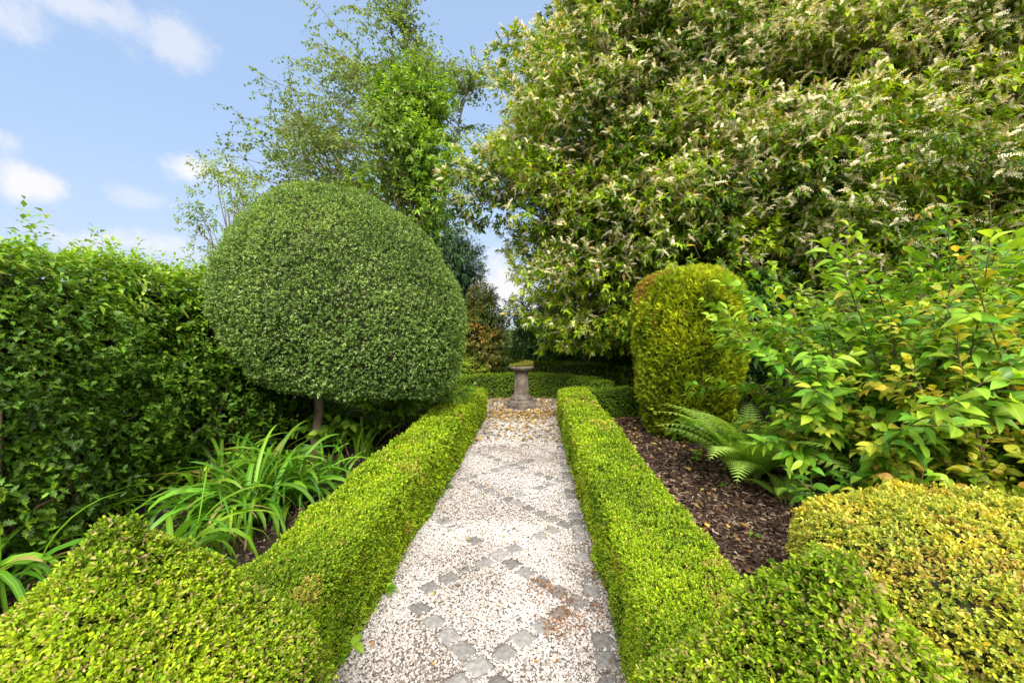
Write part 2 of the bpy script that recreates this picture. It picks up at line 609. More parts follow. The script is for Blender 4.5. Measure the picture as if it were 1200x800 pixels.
M["core"] = noise_mat("hedge_twigs", [(.3, (.012, .016, .006)), (.7, (.05, .05, .022))], scale=40, rough=.95)
M["bark"] = noise_mat("bark", [(.3, (.07, .05, .03)), (.7, (.25, .18, .11))], scale=10, bump=.8, bscale=30, stretch=(1, 1, .3))
M["bark_birch"] = noise_mat("birch_bark", [(.35, (.05, .042, .035)), (.5, (.15, .13, .105)), (.7, (.26, .235, .20))], scale=5, bump=.3, stretch=(1, 1, 3))
M["twig"] = noise_mat("twig_bark", [(.3, (.07, .05, .025)), (.7, (.2, .15, .075))], scale=14)
M["stem"] = noise_mat("green_stem", [(.3, (.14, .18, .03)), (.7, (.28, .32, .07))], scale=14)
M["soil"] = noise_mat("soil", [(.3, (.022, .015, .010)), (.7, (.075, .052, .036))], scale=14, bump=.8, bscale=60)
M["lawn"] = noise_mat("lawn", [(.3, (.04, .075, .018)), (.7, (.09, .14, .03))], scale=2, bump=.5, bscale=50)
M["gravelbed"] = noise_mat("gravel_bed", [(.3, (.14, .12, .10)), (.55, (.32, .28, .24)), (.75, (.44, .40, .36))], scale=75, bump=1, bscale=110, detail=3)
M["stones"] = attr_mat("gravel_chippings", [(0, (.22, .18, .145)), (.08, (.32, .265, .22)), (.20, (.42, .36, .31)), (.5, (.48, .435, .39)), (.85, (.55, .515, .48)), (1, (.61, .59, .565))], jitter=.10)
M["mulch"] = attr_mat("bark_chips", [(0, (.022, .013, .009)), (.5, (.065, .038, .025)), (.82, (.15, .09, .058)), (.95, (.30, .21, .14)), (1, (.42, .33, .24))], jitter=.35)
M["sett"] = attr_mat("granite", [(0, (.175, .165, .155)), (.5, (.235, .222, .21)), (1, (.30, .285, .27))], rough=.75, jitter=.1, noise=42)
M["rust"] = attr_mat("rusty_debris", [(0, (.10, .035, .012)), (.5, (.24, .085, .02)), (1, (.38, .17, .04))], jitter=.3)


def stone_material():
    m, nt, b, out = mat_base("weathered_stone")
    tc = nd(nt, "ShaderNodeTexCoord")
    n1 = nd(nt, "ShaderNodeTexNoise"); n1.inputs["Scale"].default_value = 7; n1.inputs["Detail"].default_value = 9; n1.inputs["Roughness"].default_value = .7
    n2 = nd(nt, "ShaderNodeTexNoise"); n2.inputs["Scale"].default_value = 30; n2.inputs["Detail"].default_value = 5
    for n in (n1, n2):
        nt.links.new(tc.outputs["Object"], n.inputs["Vector"])
    c = ramp(nt, n1.outputs[0], [(.30, (.035, .027, .019)), (.50, (.115, .092, .07)), (.72, (.24, .205, .17))])
    li = ramp(nt, n2.outputs[0], [(.58, (0, 0, 0)), (.66, (1, 1, 1))])
    c = mixc(nt, mth(nt, "MULTIPLY", li, .5), c, (.26, .20, .07))
    nt.links.new(c, b.inputs["Base Color"])
    b.inputs["Roughness"].default_value = .92
    bp = nd(nt, "ShaderNodeBump"); bp.inputs["Strength"].default_value = .6; bp.inputs["Distance"].default_value = .015
    nt.links.new(n1.outputs[0], bp.inputs["Height"]); nt.links.new(bp.outputs[0], b.inputs["Normal"])
    return m


M["stone"] = stone_material()
M["moss"] = leaf_mat("moss_tuft", (.08, .11, .014), (.18, .22, .025), (.32, .34, .05), odd=(.36, .22, .06), odd_amt=.2, rough=.8, spec=.1, vein=0)

# ------------------------------------------------------------------ plan of the garden
PXL, PXR = -.81, .37            # path edges
HH = .47                        # clipped hedge height
LHX, RHX = -1.0, .575           # hedge centre lines
Y_END = 6.9
SUN_C = at(611, 478, 7.7)
SCX, SCY = -.25, 7.75


def sheet(name, x0, x1, y0, y1, z, mat, kind="structure", nx=2, ny=2, amp=0, seed=0):
    X, Y = np.meshgrid(np.linspace(x0, x1, nx), np.linspace(y0, y1, ny), indexing="ij")
    V = np.stack([X.ravel(), Y.ravel(), np.full(X.size, z)], 1)
    if amp:
        V[:, 2] += (fbm(V, 2.2, seed) - .5) * 2 * amp
    F = grid_faces(nx, ny)
    o = mesh_obj(name, plain(V, F), mat)
    o["kind"] = kind
    return o


g = sheet("ground", -2500, 2500, -2500, 2500, -.06, M["lawn"]); g["label"] = "ground stretching away beyond the garden"
g = sheet("flower_bed", -8, 12, -2.5, 18, -.03, M["soil"], nx=120, ny=120, amp=.025, seed=3); g["label"] = "dark soil of the beds either side of the hedges"
g = sheet("gravel_path", PXL - .12, PXR + .12, -1.5, 7.2, .006, M["gravelbed"]); g["label"] = "pale gravel path between low box hedges"
th = np.linspace(0, 2 * np.pi, 64, endpoint=False)
V = np.vstack([[(SCX, SCY, .002)], np.stack([SCX + 1.3 * np.cos(th), SCY + 1.3 * np.sin(th), np.full(64, .002)], 1)])
g = mesh_obj("gravel_circle", plain(V, [(0, 1 + i, 1 + (i + 1) % 64) for i in range(64)]), M["gravelbed"])
g["kind"] = "structure"; g["label"] = "leaf strewn gravel circle around the stone pedestal"

# ------------------------------------------------------------------ setts (granite blocks) in crossing diagonal lines
sett_spots = []      # x, y, rot, size, visible height
CXL, P0, PER, HALF = -.225, 1.74, .885, .43
for line in (0, 1):
    for k in range(-1, 6):
        for half in (0, 1):
            y0 = P0 + PER * k + half * PER / 2
            sgn = (1 if line == 0 else -1)
            xa, xb = (CXL, CXL + sgn * HALF) if half == 0 else (CXL + sgn * HALF, CXL)
            if line == 1 and half == 0 and False:
                continue
            n = 5
            for i in range(n):
                if i == 0 and line == 1 and half == 0:
                    continue                      # the two lines share the block where they cross
                t = i / n
                x = xa + (xb - xa) * t; y = y0 + PER / 2 * t
                rot = math.atan2(PER / 2, xb - xa)
                sett_spots.append((x, y, rot, 0))
# edging rows
for i in range(56):
    sett_spots.append((PXR - .075, 1.1 + i * .118, math.pi / 2, 1))


def make_sett_mesh(seed):
    r = np.random.default_rng(seed)
    n = 7
    a, b_, h = .051 * r.uniform(.92, 1.08), .045 * r.uniform(.9, 1.1), .05
    u = np.linspace(-1, 1, n)
    X, Y = np.meshgrid(u, u, indexing="ij")
    sq = 1 - .10 * (np.abs(X) ** 4) * (np.abs(Y) ** 4)
    px, py = X * a * sq, Y * b_ * sq
    edge = np.maximum(np.abs(X), np.abs(Y))
    Z = np.where(edge > .99, -.009, 0.0) + np.where((edge > .6) & (edge < .99), -.0012, 0)
    P = np.stack([px.ravel(), py.ravel(), Z.ravel()], 1)
    P[:, 2] += (vnoise(P + seed, 55, seed) - .5) * .006
    P[:, :2] += np.stack([(vnoise(P + 5 + seed, 30, seed) - .5), (vnoise(P + 9 + seed, 30, seed) - .5)], 1) * .011
    top = P
    ring = [i * n for i in range(n)] + [(n - 1) * n + j for j in range(1, n)] + [i * n + n - 1 for i in range(n - 2, -1, -1)] + [j for j in range(n - 2, 0, -1)]
    low = top[ring].copy(); low[:, 2] = -h
    V = np.vstack([top, low])
    F = [tuple(f) for f in grid_faces(n, n)]
    m = len(ring); o = n * n
    for i in range(m):
        p, q = ring[i], ring[(i + 1) % m]
        F += [(p, o + i, o + (i + 1) % m), (p, o + (i + 1) % m, q)]
    return plain(V, F, (r.random(), .5, .5, .5))


sett_protos = []
placed_setts = []
for s in range(10):
    sett_protos.append(mesh_obj("granite_sett", make_sett_mesh(100 + s), M["sett"], flat=True))
si = 0
for (x, y, rot, typ) in sett_spots:
    left_side = x < CXL - .05
    bury = rng.random()
    pb = .08 + (.16 if left_side else 0) + (.06 if y > 3.8 else 0) + (.30 if typ == 1 else 0)
    if bury < pb * .55 or y > 6.1:
        continue
    src = sett_protos[si % 10]
    o = src if si < 10 else src.copy()
    if si >= 10:
        COL.objects.link(o)
    si += 1
    sunk = rng.random() < pb
    z = (.023 if not sunk else .015) + rng.normal(0, .0015)
    o.location = (x + rng.normal(0, .007), y + rng.normal(0, .007), z)
    o.rotation_euler = (rng.normal(0, .025), rng.normal(0, .025), rot + rng.normal(0, .09))
    if typ == 0:
        tag(o, "square grey granite sett in the diamond lines across the gravel", "paving sett", "granite setts laid in diamonds")
    else:
        if typ == 1:
            tag(o, "grey granite sett in the edging row at the foot of the right hedge", "paving sett", "granite setts edging the path")
        else:
            tag(o, "grey granite sett half buried in gravel along the left hedge foot", "paving sett", "granite setts edging the path")
    placed_setts.append((x, y, rot, sunk))
PS = np.array([(a, b, c, float(d)) for a, b, c, d in placed_setts])

# ------------------------------------------------------------------ gravel
PHI = (1 + 5 ** .5) / 2
ICO_V = nrm(np.array([(-1, PHI, 0), (1, PHI, 0), (-1, -PHI, 0), (1, -PHI, 0), (0, -1, PHI), (0, 1, PHI), (0, -1, -PHI), (0, 1, -PHI), (PHI, 0, -1), (PHI, 0, 1), (-PHI, 0, -1), (-PHI, 0, 1)], float))
ICO_F = np.array([(0, 11, 5), (0, 5, 1), (0, 1, 7), (0, 7, 10), (0, 10, 11), (1, 5, 9), (5, 11, 4), (11, 10, 2), (10, 7, 6), (7, 1, 8), (3, 9, 4), (3, 4, 2), (3, 2, 6), (3, 6, 8), (3, 8, 9), (4, 9, 5), (2, 4, 11), (6, 2, 10), (8, 6, 7), (9, 8, 1)], np.int32)
OCT_V = np.array([(1, 0, 0), (-1, 0, 0), (0, 1, 0), (0, -1, 0), (0, 0, 1), (0, 0, -1)], float)
OCT_F = np.array([(0, 2, 4), (2, 1, 4), (1, 3, 4), (3, 0, 4), (2, 0, 5), (1, 2, 5), (3, 1, 5), (0, 3, 5)], np.int32)


def rand_rot(n):
    q = nrm(rng.normal(size=(n, 4)))
    w, x, y, z = q.T
    return np.stack([np.stack([1 - 2 * (y * y + z * z), 2 * (x * y - z * w), 2 * (x * z + y * w)], 1),
                     np.stack([2 * (x * y + z * w), 1 - 2 * (x * x + z * z), 2 * (y * z - x * w)], 1),
                     np.stack([2 * (x * z - y * w), 2 * (y * z + x * w), 1 - 2 * (x * x + y * y)], 1)], 1)


def stones(P, size, bv, bf):
    n, k = len(P), len(bv)
    v = bv[None] * rng.uniform(.7, 1.25, (n, k, 1))
    v = v * rng.uniform(.65, 1.2, (n, 1, 3))
    v = np.einsum("nij,nkj->nki", rand_rot(n), v)
    v[:, :, 2] *= .8
    v = v * (size * .5)[:, None, None] + P[:, None]
    f = bf[None] + (np.arange(n, dtype=np.int32) * k)[:, None, None]
    a = np.full((n, k, 4), .5, F32)
    edge = np.minimum(np.abs(P[:, 0] - PXL), np.abs(P[:, 0] - PXR))
    worn = (fbm(P * (1, 1, 0), 2.4, 40, 4) - .5) * 1.1 - .30 * np.exp(-edge / .07)
    a[:, :, 0] = np.clip(rng.random(n) + worn, 0, 1)[:, None]
    return v.reshape(-1, 3).astype(F32), f.reshape(-1, 3), a.reshape(-1, 4)


def off_setts(P, keep=.06):
    m = np.ones(len(P), bool)
    for x, y, r, sunk in PS:
        dx, dy = P[:, 0] - x, P[:, 1] - y
        c, s = math.cos(r), math.sin(r)
        a, b = np.abs(dx * c + dy * s), np.abs(-dx * s + dy * c)
        ins = (a < .051) & (b < .046)
        core = (a < .034) & (b < .030)
        kill = ins & ((rng.random(len(P)) > (keep if not sunk else .45)) | (core & (rng.random(len(P)) > (.05 if not sunk else .3))))
        m &= ~kill
    return m


gp = []
for (ya, yb, n, sz, bv, bf) in ((1.15, 3.1, 52000, .0112, ICO_V, ICO_F), (3.1, 5.0, 30000, .0135, OCT_V, OCT_F), (5.0, 7.1, 15000, .020, OCT_V, OCT_F)):
    P = np.stack([rng.uniform(PXL - .06, PXR + .05, n), rng.uniform(ya, yb, n), np.zeros(n)], 1)
    P = P[off_setts(P)]
    s = sz * rng.uniform(.6, 1.35, len(P))
    P[:, 2] = .010 + rng.random(len(P)) * .010 + s * .1
    gp.append(stones(P, s, bv, bf))
n = 9000
a_, r_ = rng.uniform(0, 6.283, n), 1.25 * np.sqrt(rng.random(n))
P = np.stack([SCX + r_ * np.cos(a_), SCY + r_ * np.sin(a_), .008 + rng.random(n) * .008], 1)
P = P[P[:, 1] > 7.0]
gp.append(stones(P, .02 * rng.uniform(.6, 1.3, len(P)), OCT_V, OCT_F))
tag(mesh_obj("gravel", gp, M["stones"], flat=True), "loose white and pinkish stone chippings covering the path", "gravel", kind="stuff")

# rusty debris on the right of the path
n = 900
cs = np.array([ground(648, 752 - 14), ground(660, 724), ground(672, 735), ground(665, 705), ground(628, 688), ground(640, 697), ground(655, 745), ground(700, 722)])
c = cs[rng.integers(0, len(cs), n)]
P = c + np.stack([rng.normal(0, .038, n), rng.normal(0, .05, n), np.full(n, .024) + rng.random(n) * .008], 1)
D = rdir(n); D[:, 2] *= .25
tag(mesh_obj("plant_debris", [leaves("needle", P, D, rdir(n) + np.array((0, 0, 1.)), rng.uniform(.008, .022, n), .005, .5)], M["rust"]), "rusty orange plant debris scattered on the setts at the right of the path", "debris", kind="stuff")

# ------------------------------------------------------------------ bark mulch in the right bed and the soil crumbs on the left
BV = np.array([(x, y, z) for x in (-1, 1) for y in (-1, 1) for z in (-1, 1)], float)
BF = np.array([(0, 1, 3), (0, 3, 2), (4, 6, 7), (4, 7, 5), (0, 4, 5), (0, 5, 1), (2, 3, 7), (2, 7, 6), (1, 5, 7), (1, 7, 3), (0, 2, 6), (0, 6, 4)], np.int32)


def chips(P, L):
    n = len(P)
    v = np.tile(BV[None], (n, 1, 1)) * rng.uniform(.6, 1.15, (n, 8, 3))
    v[:, :, 0] *= (L * .5)[:, None]
    v[:, :, 1] *= (L * rng.uniform(.09, .2, n))[:, None]
    v[:, :, 2] *= (L * rng.uniform(.03, .08, n))[:, None]
    yaw, pit = rng.uniform(0, 6.283, n), rng.normal(0, .28, n)
    cy, sy, cp, sp_ = np.cos(yaw), np.sin(yaw), np.cos(pit), np.sin(pit)
    x = v[:, :, 0] * cp[:, None] - v[:, :, 2] * sp_[:, None]
    z = v[:, :, 0] * sp_[:, None] + v[:, :, 2] * cp[:, None]
    v = np.stack([x * cy[:, None] - v[:, :, 1] * sy[:, None], x * sy[:, None] + v[:, :, 1] * cy[:, None], z], 2) + P[:, None]
    f = BF[None] + (np.arange(n, dtype=np.int32) * 8)[:, None, None]
    a = np.full((n, 8, 4), .5, F32); a[:, :, 0] = rng.random(n)[:, None]
    return v.reshape(-1, 3).astype(F32), f.reshape(-1, 3), a.reshape(-1, 4)


mp = []
for (x0, x1, y0, y1, n, L) in ((.7, 2.2, 1.4, 3.4, 17000, .034), (.7, 2.7, 3.4, 7.2, 18000, .045)):
    P = np.stack([rng.uniform(x0, x1, n), rng.uniform(y0, y1, n), rng.random(n) * .03], 1)
    P[:, 2] += (fbm(P * (1, 1, 0), 3.0, 8) - .5) * .05
    mp.append(chips(P, L * rng.uniform(.45, 1.5, n)))
tag(mesh_obj("bark_mulch", mp, M["mulch"], flat=True), "dark shredded bark mulch over the bed beside the right hedge", "mulch", kind="stuff")
n = 9000
P = np.stack([rng.uniform(-3.0, -1.15, n), rng.uniform(1.4, 6, n), rng.random(n) * .025], 1)
tag(mesh_obj("soil_crumbs", [chips(P, .03 * rng.uniform(.4, 1.4, n))], M["mulch"], flat=True), "crumbly brown soil and bark between the strap leaves on the left", "soil", kind="stuff")

# ------------------------------------------------------------------ low box hedges
def lod_near(P):
    return np.clip(np.linalg.norm(P[:, :2], axis=1) / 2.2, .85, 2.0)


def wt_near(C):
    return 1.0 / np.clip(np.linalg.norm(C[:, :2], axis=1) / 2.2, .85, 2.0) ** 2


def hedge(name, path, w, h, label, n, L, mat, amp=.022, seed=1, caps=(True, True), depth=.04, near=True, group=None, fresh=.55, core_in=.05):
    V, F = hedge_surface(path, w, h, caps=caps)
    V = lump(V, F, amp, 3.5, seed)
    V[:, 2] = np.maximum(V[:, 2], .0)
    p0 = np.asarray(path, float).mean(0)
    root = thing(name, (p0[0], p0[1], 0), label, "hedge", group)
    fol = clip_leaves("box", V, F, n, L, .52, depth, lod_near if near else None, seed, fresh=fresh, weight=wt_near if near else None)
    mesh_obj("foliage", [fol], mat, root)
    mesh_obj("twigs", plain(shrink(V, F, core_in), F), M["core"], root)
    return root


GH = "low clipped box hedges"
hedge("box_hedge", [(LHX, .55), (LHX, Y_END)], .40, HH, "long low lime green box hedge along the left side of the path", 360000, .0128, M["box"], seed=3, group=GH)
hedge("box_hedge", [(RHX, .45), (RHX, Y_END)], .42, HH, "long low lime green box hedge along the right side of the path", 360000, .0128, M["box"], seed=9, group=GH)
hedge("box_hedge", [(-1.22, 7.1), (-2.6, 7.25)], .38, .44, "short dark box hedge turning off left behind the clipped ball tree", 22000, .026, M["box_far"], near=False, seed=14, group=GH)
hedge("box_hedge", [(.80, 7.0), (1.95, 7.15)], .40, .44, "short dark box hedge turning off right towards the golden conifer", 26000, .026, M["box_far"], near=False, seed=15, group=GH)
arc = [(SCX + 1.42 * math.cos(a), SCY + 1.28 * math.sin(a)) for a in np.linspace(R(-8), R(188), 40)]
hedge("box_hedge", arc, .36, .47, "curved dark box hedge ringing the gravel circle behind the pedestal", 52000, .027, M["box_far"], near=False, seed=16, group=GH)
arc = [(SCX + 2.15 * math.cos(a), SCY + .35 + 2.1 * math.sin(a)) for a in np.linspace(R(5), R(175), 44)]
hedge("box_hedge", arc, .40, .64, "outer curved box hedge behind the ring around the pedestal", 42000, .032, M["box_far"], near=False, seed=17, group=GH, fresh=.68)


# ------------------------------------------------------------------ box pyramids at the near ends, golden box cushion
def topiary(name, center, prof, label, n, L, mat, kind="box", sq=2.0, amp=.02, seed=0, depth=.05, cat="topiary", core_in=.05, sx=1, sy=1, fresh=.5, rot=0, lod=None, weight=None, ratio=.52, patch=3.0, lean=(0, 0), freq=3.0, part="foliage", jit=.55, tilt=0.0):
    V, F = lathe_surface(center, prof, sq=sq, sx=sx, sy=sy, rot=rot, lean=lean)
    if tilt:                                    # the skirt of the crown is clipped higher on one side
        z0, z1, rm = V[:, 2].min(), V[:, 2].max(), max(p[0] for p in prof)
        low = 1 - (V[:, 2] - z0) / (z1 - z0)
        V[:, 2] += tilt * low ** 2 * (center[0] + lean[0] * V[:, 2] - V[:, 0]) / rm
    V = lump(V, F, amp, freq, seed)
    V[:, 2] = np.maximum(V[:, 2], 0)
    root = thing(name, (center[0], center[1], 0), label, cat)
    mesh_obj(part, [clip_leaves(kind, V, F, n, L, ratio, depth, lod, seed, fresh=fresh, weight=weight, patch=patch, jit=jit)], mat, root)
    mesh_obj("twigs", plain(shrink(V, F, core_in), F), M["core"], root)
    return root, V, F


def pyr(h, k):
    return [(.40, 0), (.42, .3), ((h - .50) / k, .50), ((h - .60) / k, .60), ((h - .72) / k, .72), ((h - .82) / k, .82), ((h - .88) / k, .875), (.028, h - .028), (.0, h - .018)]


up_only = lambda C: np.where(C[:, 2] > .42, 1.0, .12)
topiary("box_pyramid", (-1.04, 1.02), pyr(.945, 1.25), "broad box pyramid at the near end of the left hedge", 130000, .0132, M["box_pyr"], sq=4.0, seed=21, weight=up_only, amp=.03, fresh=.62, depth=.045, freq=5)
topiary("box_pyramid", (.62, .90), pyr(.955, 1.3), "box pyramid with ridged sides at the near end of the right hedge", 130000, .0132, M["box_pyr"], sq=5.0, seed=22, weight=up_only, amp=.025, fresh=.55, depth=.045, freq=5)
gb = at(1085, 600, 1.9)
topiary("golden_box_cushion", (1.78, 1.87), [(.42, 0), (.54, .15), (.58, .33), (.56, .46), (.45, .575), (.27, .645), (.0, .665)], "rounded yellow variegated box cushion beside the right hedge", 90000, .0195, M["box_gold"], sq=2.6, seed=24, amp=.05, fresh=.60, depth=.06, patch=7)

# ------------------------------------------------------------------ big clipped ball on a trunk
BC = at(392, 470, 4.75)
sc = np.linalg.norm(at(545, 375, 4.75) - at(240, 375, 4.75)) / 2
zt, zb = at(385, 209, 4.75)[2], at(385, 474, 4.75)[2]
hh = zt - zb
profile = [(0, .03), (.55, .0), (.78, .03), (.87, .10), (.96, .23), (1.0, .36), (.985, .46), (.93, .58), (.83, .70), (.69, .81), (.52, .90), (.33, .96), (.15, .99), (0, 1.0)]
BCX = (at(545, 375, 4.75)[0] + at(240, 375, 4.75)[0]) / 2
sc *= .90; zt -= .10; zb += .17; hh = zt - zb; BCX += .16 + .14 * 1.6
ball, V, F = topiary("ball_tree", (BCX, 4.75), [(r * sc, zb + z * hh) for r, z in profile], "tall clipped green ball tree on a bare trunk", 360000, .0215, M["ball"], kind="mid", amp=.07, seed=31, cat="tree", depth=.09, core_in=.11, sy=.92, fresh=.5, lean=(-.14, 0), tilt=.16, ratio=.5, patch=1.6, freq=1.6, part="crown", jit=.75)
tb = ground(380, 541)
tx = at(379, 470, 4.75)[0]
P, N = sample(V, F, 420)
mesh_obj("stray_shoots", shoots("mid", P - N * .03, N * .7 + rdir(420) * .4 + np.array((0, 0, .6)), 6, rng.uniform(.05, .13, 420), .026, .5, tone=.85), M["ball"], ball)
pts = np.array([(tx + .01, 4.6, -.03), (tx - .01, 4.6, .2), (tx + .015, 4.62, .5), (tx, 4.66, zb + .35)])
mesh_obj("trunk", [tube(pts, [.068, .056, .050, .048], 12)], M["bark"], ball)

# ------------------------------------------------------------------ golden conifer barrel
cb = at(806, 500, 5.75)
cz = at(806, 311, 5.75)[2]
cr = np.linalg.norm(at(875, 400, 5.75) - at(738, 400, 5.75)) / 2
cr *= .90; cz -= .07
con, V, F = topiary("golden_conifer", (cb[0], 5.8), [(cr * .62, 0), (cr * .74, .15), (cr * .92, .5), (cr * .99, .95), (cr, cz * .62), (cr * .985, cz * .84), (cr * .88, cz * .93), (cr * .62, cz * .98), (cr * .3, cz * 1.0), (0, cz)], "golden green clipped conifer barrel with rusty top", 2000, .03, M["thuja"], kind="dia", amp=.05, seed=41, cat="topiary", depth=.08, core_in=.09, freq=2.0)
nsp = 26000
P, N = sample(V, F, nsp)
dd = rng.random(nsp) ** 1.4 * .09
P = P - N * (dd + np.clip(fbm(P, 5.0, 78, 3) - .5, 0, 1) * .18)[:, None]
D0 = nrm(N * .75 + np.array((0, 0, .55)) + rdir(nsp) * .55)
pl = perp(D0, rdir(nsp))
pn = fbm(P, 3.0, 77, 3)
tn = np.clip(.5 + (pn - .5) * 1.8 + .25 * (1 - dd / .09) - .15 + rng.normal(0, .15, nsp), 0, 1)
rust = ((fbm(P, 2.6, 5, 2) + .32 * (P[:, 2] > cz * .9) + .28 * ((P[:, 0] < cb[0] - cr * .75) & (P[:, 2] > cz * .6)) + .12 * rng.random(nsp)) > 1.04)
rr = np.where(rust & (rng.random(nsp) < .75), .99, rng.random(nsp) * .95)
sprays = []
for i, ang in enumerate((-.9, -.5, -.2, .15, .45, .85)):
    S = np.cross(D0, pl)
    d = nrm(D0 * math.cos(ang) + S * math.sin(ang) + rdir(nsp) * .12)
    l = .055 * (1.1 - .35 * abs(ang)) * rng.uniform(.6, 1.2, nsp)
    sprays.append(leaves("dia", P + D0 * .012 * i * .3, d, pl, l, l * .2, tn, rr))
for ch in list(con.children):
    if ch.name.startswith("foliage"):
        bpy.data.objects.remove(ch)
mesh_obj("foliage", sprays, M["thuja"], con)

# ------------------------------------------------------------------ tall mixed hedge on the left
WX = -3.35
V, F = hedge_surface([(WX - .45, .2), (WX - .45, 11.0)], .9, 1.93, r=.12, step=.1, caps=(True, True))
V = lump(V, F, .14, 1.6, 51)
V[:, 2] = np.maximum(V[:, 2], 0)
tall = thing("tall_hedge", (WX - .45, 5, 0), "tall leafy hedge with bright top growth along the left boundary", "hedge")
vis = lambda C: np.where((C[:, 0] > WX - .35) | (C[:, 2] > 1.75), 1.0, .12) / np.clip(C[:, 1] / 3, .8, 3)
n = 12000
P, N = sample(V, F, n, vis)
P = P - N * (rng.random(n) * .12 - .02)[:, None]
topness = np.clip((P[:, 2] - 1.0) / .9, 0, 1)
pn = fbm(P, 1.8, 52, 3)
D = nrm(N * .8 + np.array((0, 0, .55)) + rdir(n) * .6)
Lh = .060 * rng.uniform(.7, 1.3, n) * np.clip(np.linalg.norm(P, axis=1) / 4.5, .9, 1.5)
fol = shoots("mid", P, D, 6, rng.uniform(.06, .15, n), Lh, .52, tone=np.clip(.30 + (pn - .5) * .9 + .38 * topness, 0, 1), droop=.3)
# stray top shoots
n = 160
P = np.stack([rng.uniform(WX - .5, WX + .1, n), rng.uniform(1.4, 8, n), rng.uniform(1.78, 1.98, n)], 1)
D = nrm(np.stack([rng.normal(.15, .3, n), rng.normal(0, .3, n), np.ones(n)], 1))
fol += shoots("mid", P, D, 9, rng.uniform(.15, .32, n), .075, .5, tone=.72, droop=.35)
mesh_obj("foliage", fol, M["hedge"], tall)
tw = []
for i in range(22):
    y = rng.uniform(1.9, 6)
    x0 = WX - rng.uniform(.1, .5); z0 = rng.uniform(.2, 1.7)
    d = nrm(np.array((rng.uniform(.3, 1), rng.normal(0, .5), rng.uniform(0, 1))))
    L_ = rng.uniform(.3, .55)
    tw.append(tube([np.array((x0, y, z0)) + d * L_ * t + np.array((0, 0, .06 * t * t)) for t in (0, .35, .7, 1)], [.007, .006, .004, .002], 5))
for t_ in tw:
    mesh_obj("branch", [t_], M["twig"], tall)
mesh_obj("twigs", plain(shrink(V, F, .22), F), M["core"], tall)


def holly(center, rad, n, label, seed):
    root = thing("holly_bush", (center[0], center[1], 0), label, "bush", "holly bushes in front of the tall hedge")
    P, N, r = blob(center, rad, n, .35)
    bump = (fbm(P, 2.2, seed) - .5) * .8
    P = P + N * bump[:, None]
    k = (P[:, 2] > .02) & (N[:, 0] > -.35)
    P, N, r = P[k], N[k], r[k]
    D = nrm(N * .7 + rdir(len(P)) * .6 + np.array((0, 0, .35)))
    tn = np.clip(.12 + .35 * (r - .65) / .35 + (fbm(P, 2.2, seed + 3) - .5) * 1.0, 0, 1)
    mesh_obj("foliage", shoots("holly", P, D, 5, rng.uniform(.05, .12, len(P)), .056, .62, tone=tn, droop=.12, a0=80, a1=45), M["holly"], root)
    st = []
    for i in range(14):
        e = np.asarray(center) + rdir(1)[0] * np.asarray(rad) * .75
        e[2] = max(e[2], .3)
        b0 = np.array((center[0] + rng.normal(0, .1), center[1] + rng.normal(0, .1), -.02))
        m_ = (b0 + e) / 2 + np.array((0, 0, .12))
        st.append(tube([b0, m_, e], [.018, .012, .005], 6))
    mesh_obj("stems", st, M["twig"], root)
    return root


holly((-3.25, 2.5, .66), (.5, .9, .88), 2900, "glossy dark holly bush lowest at the left edge below the bright hedge", 61)
holly((-3.3, 4.15, .60), (.5, .95, .72), 2200, "glossy dark holly bush between the strap leaves and the tall hedge", 62)
holly((-3.25, 5.6, .55), (.55, .95, .75), 1500, "shadowy holly bush behind the trunk of the ball tree", 63)


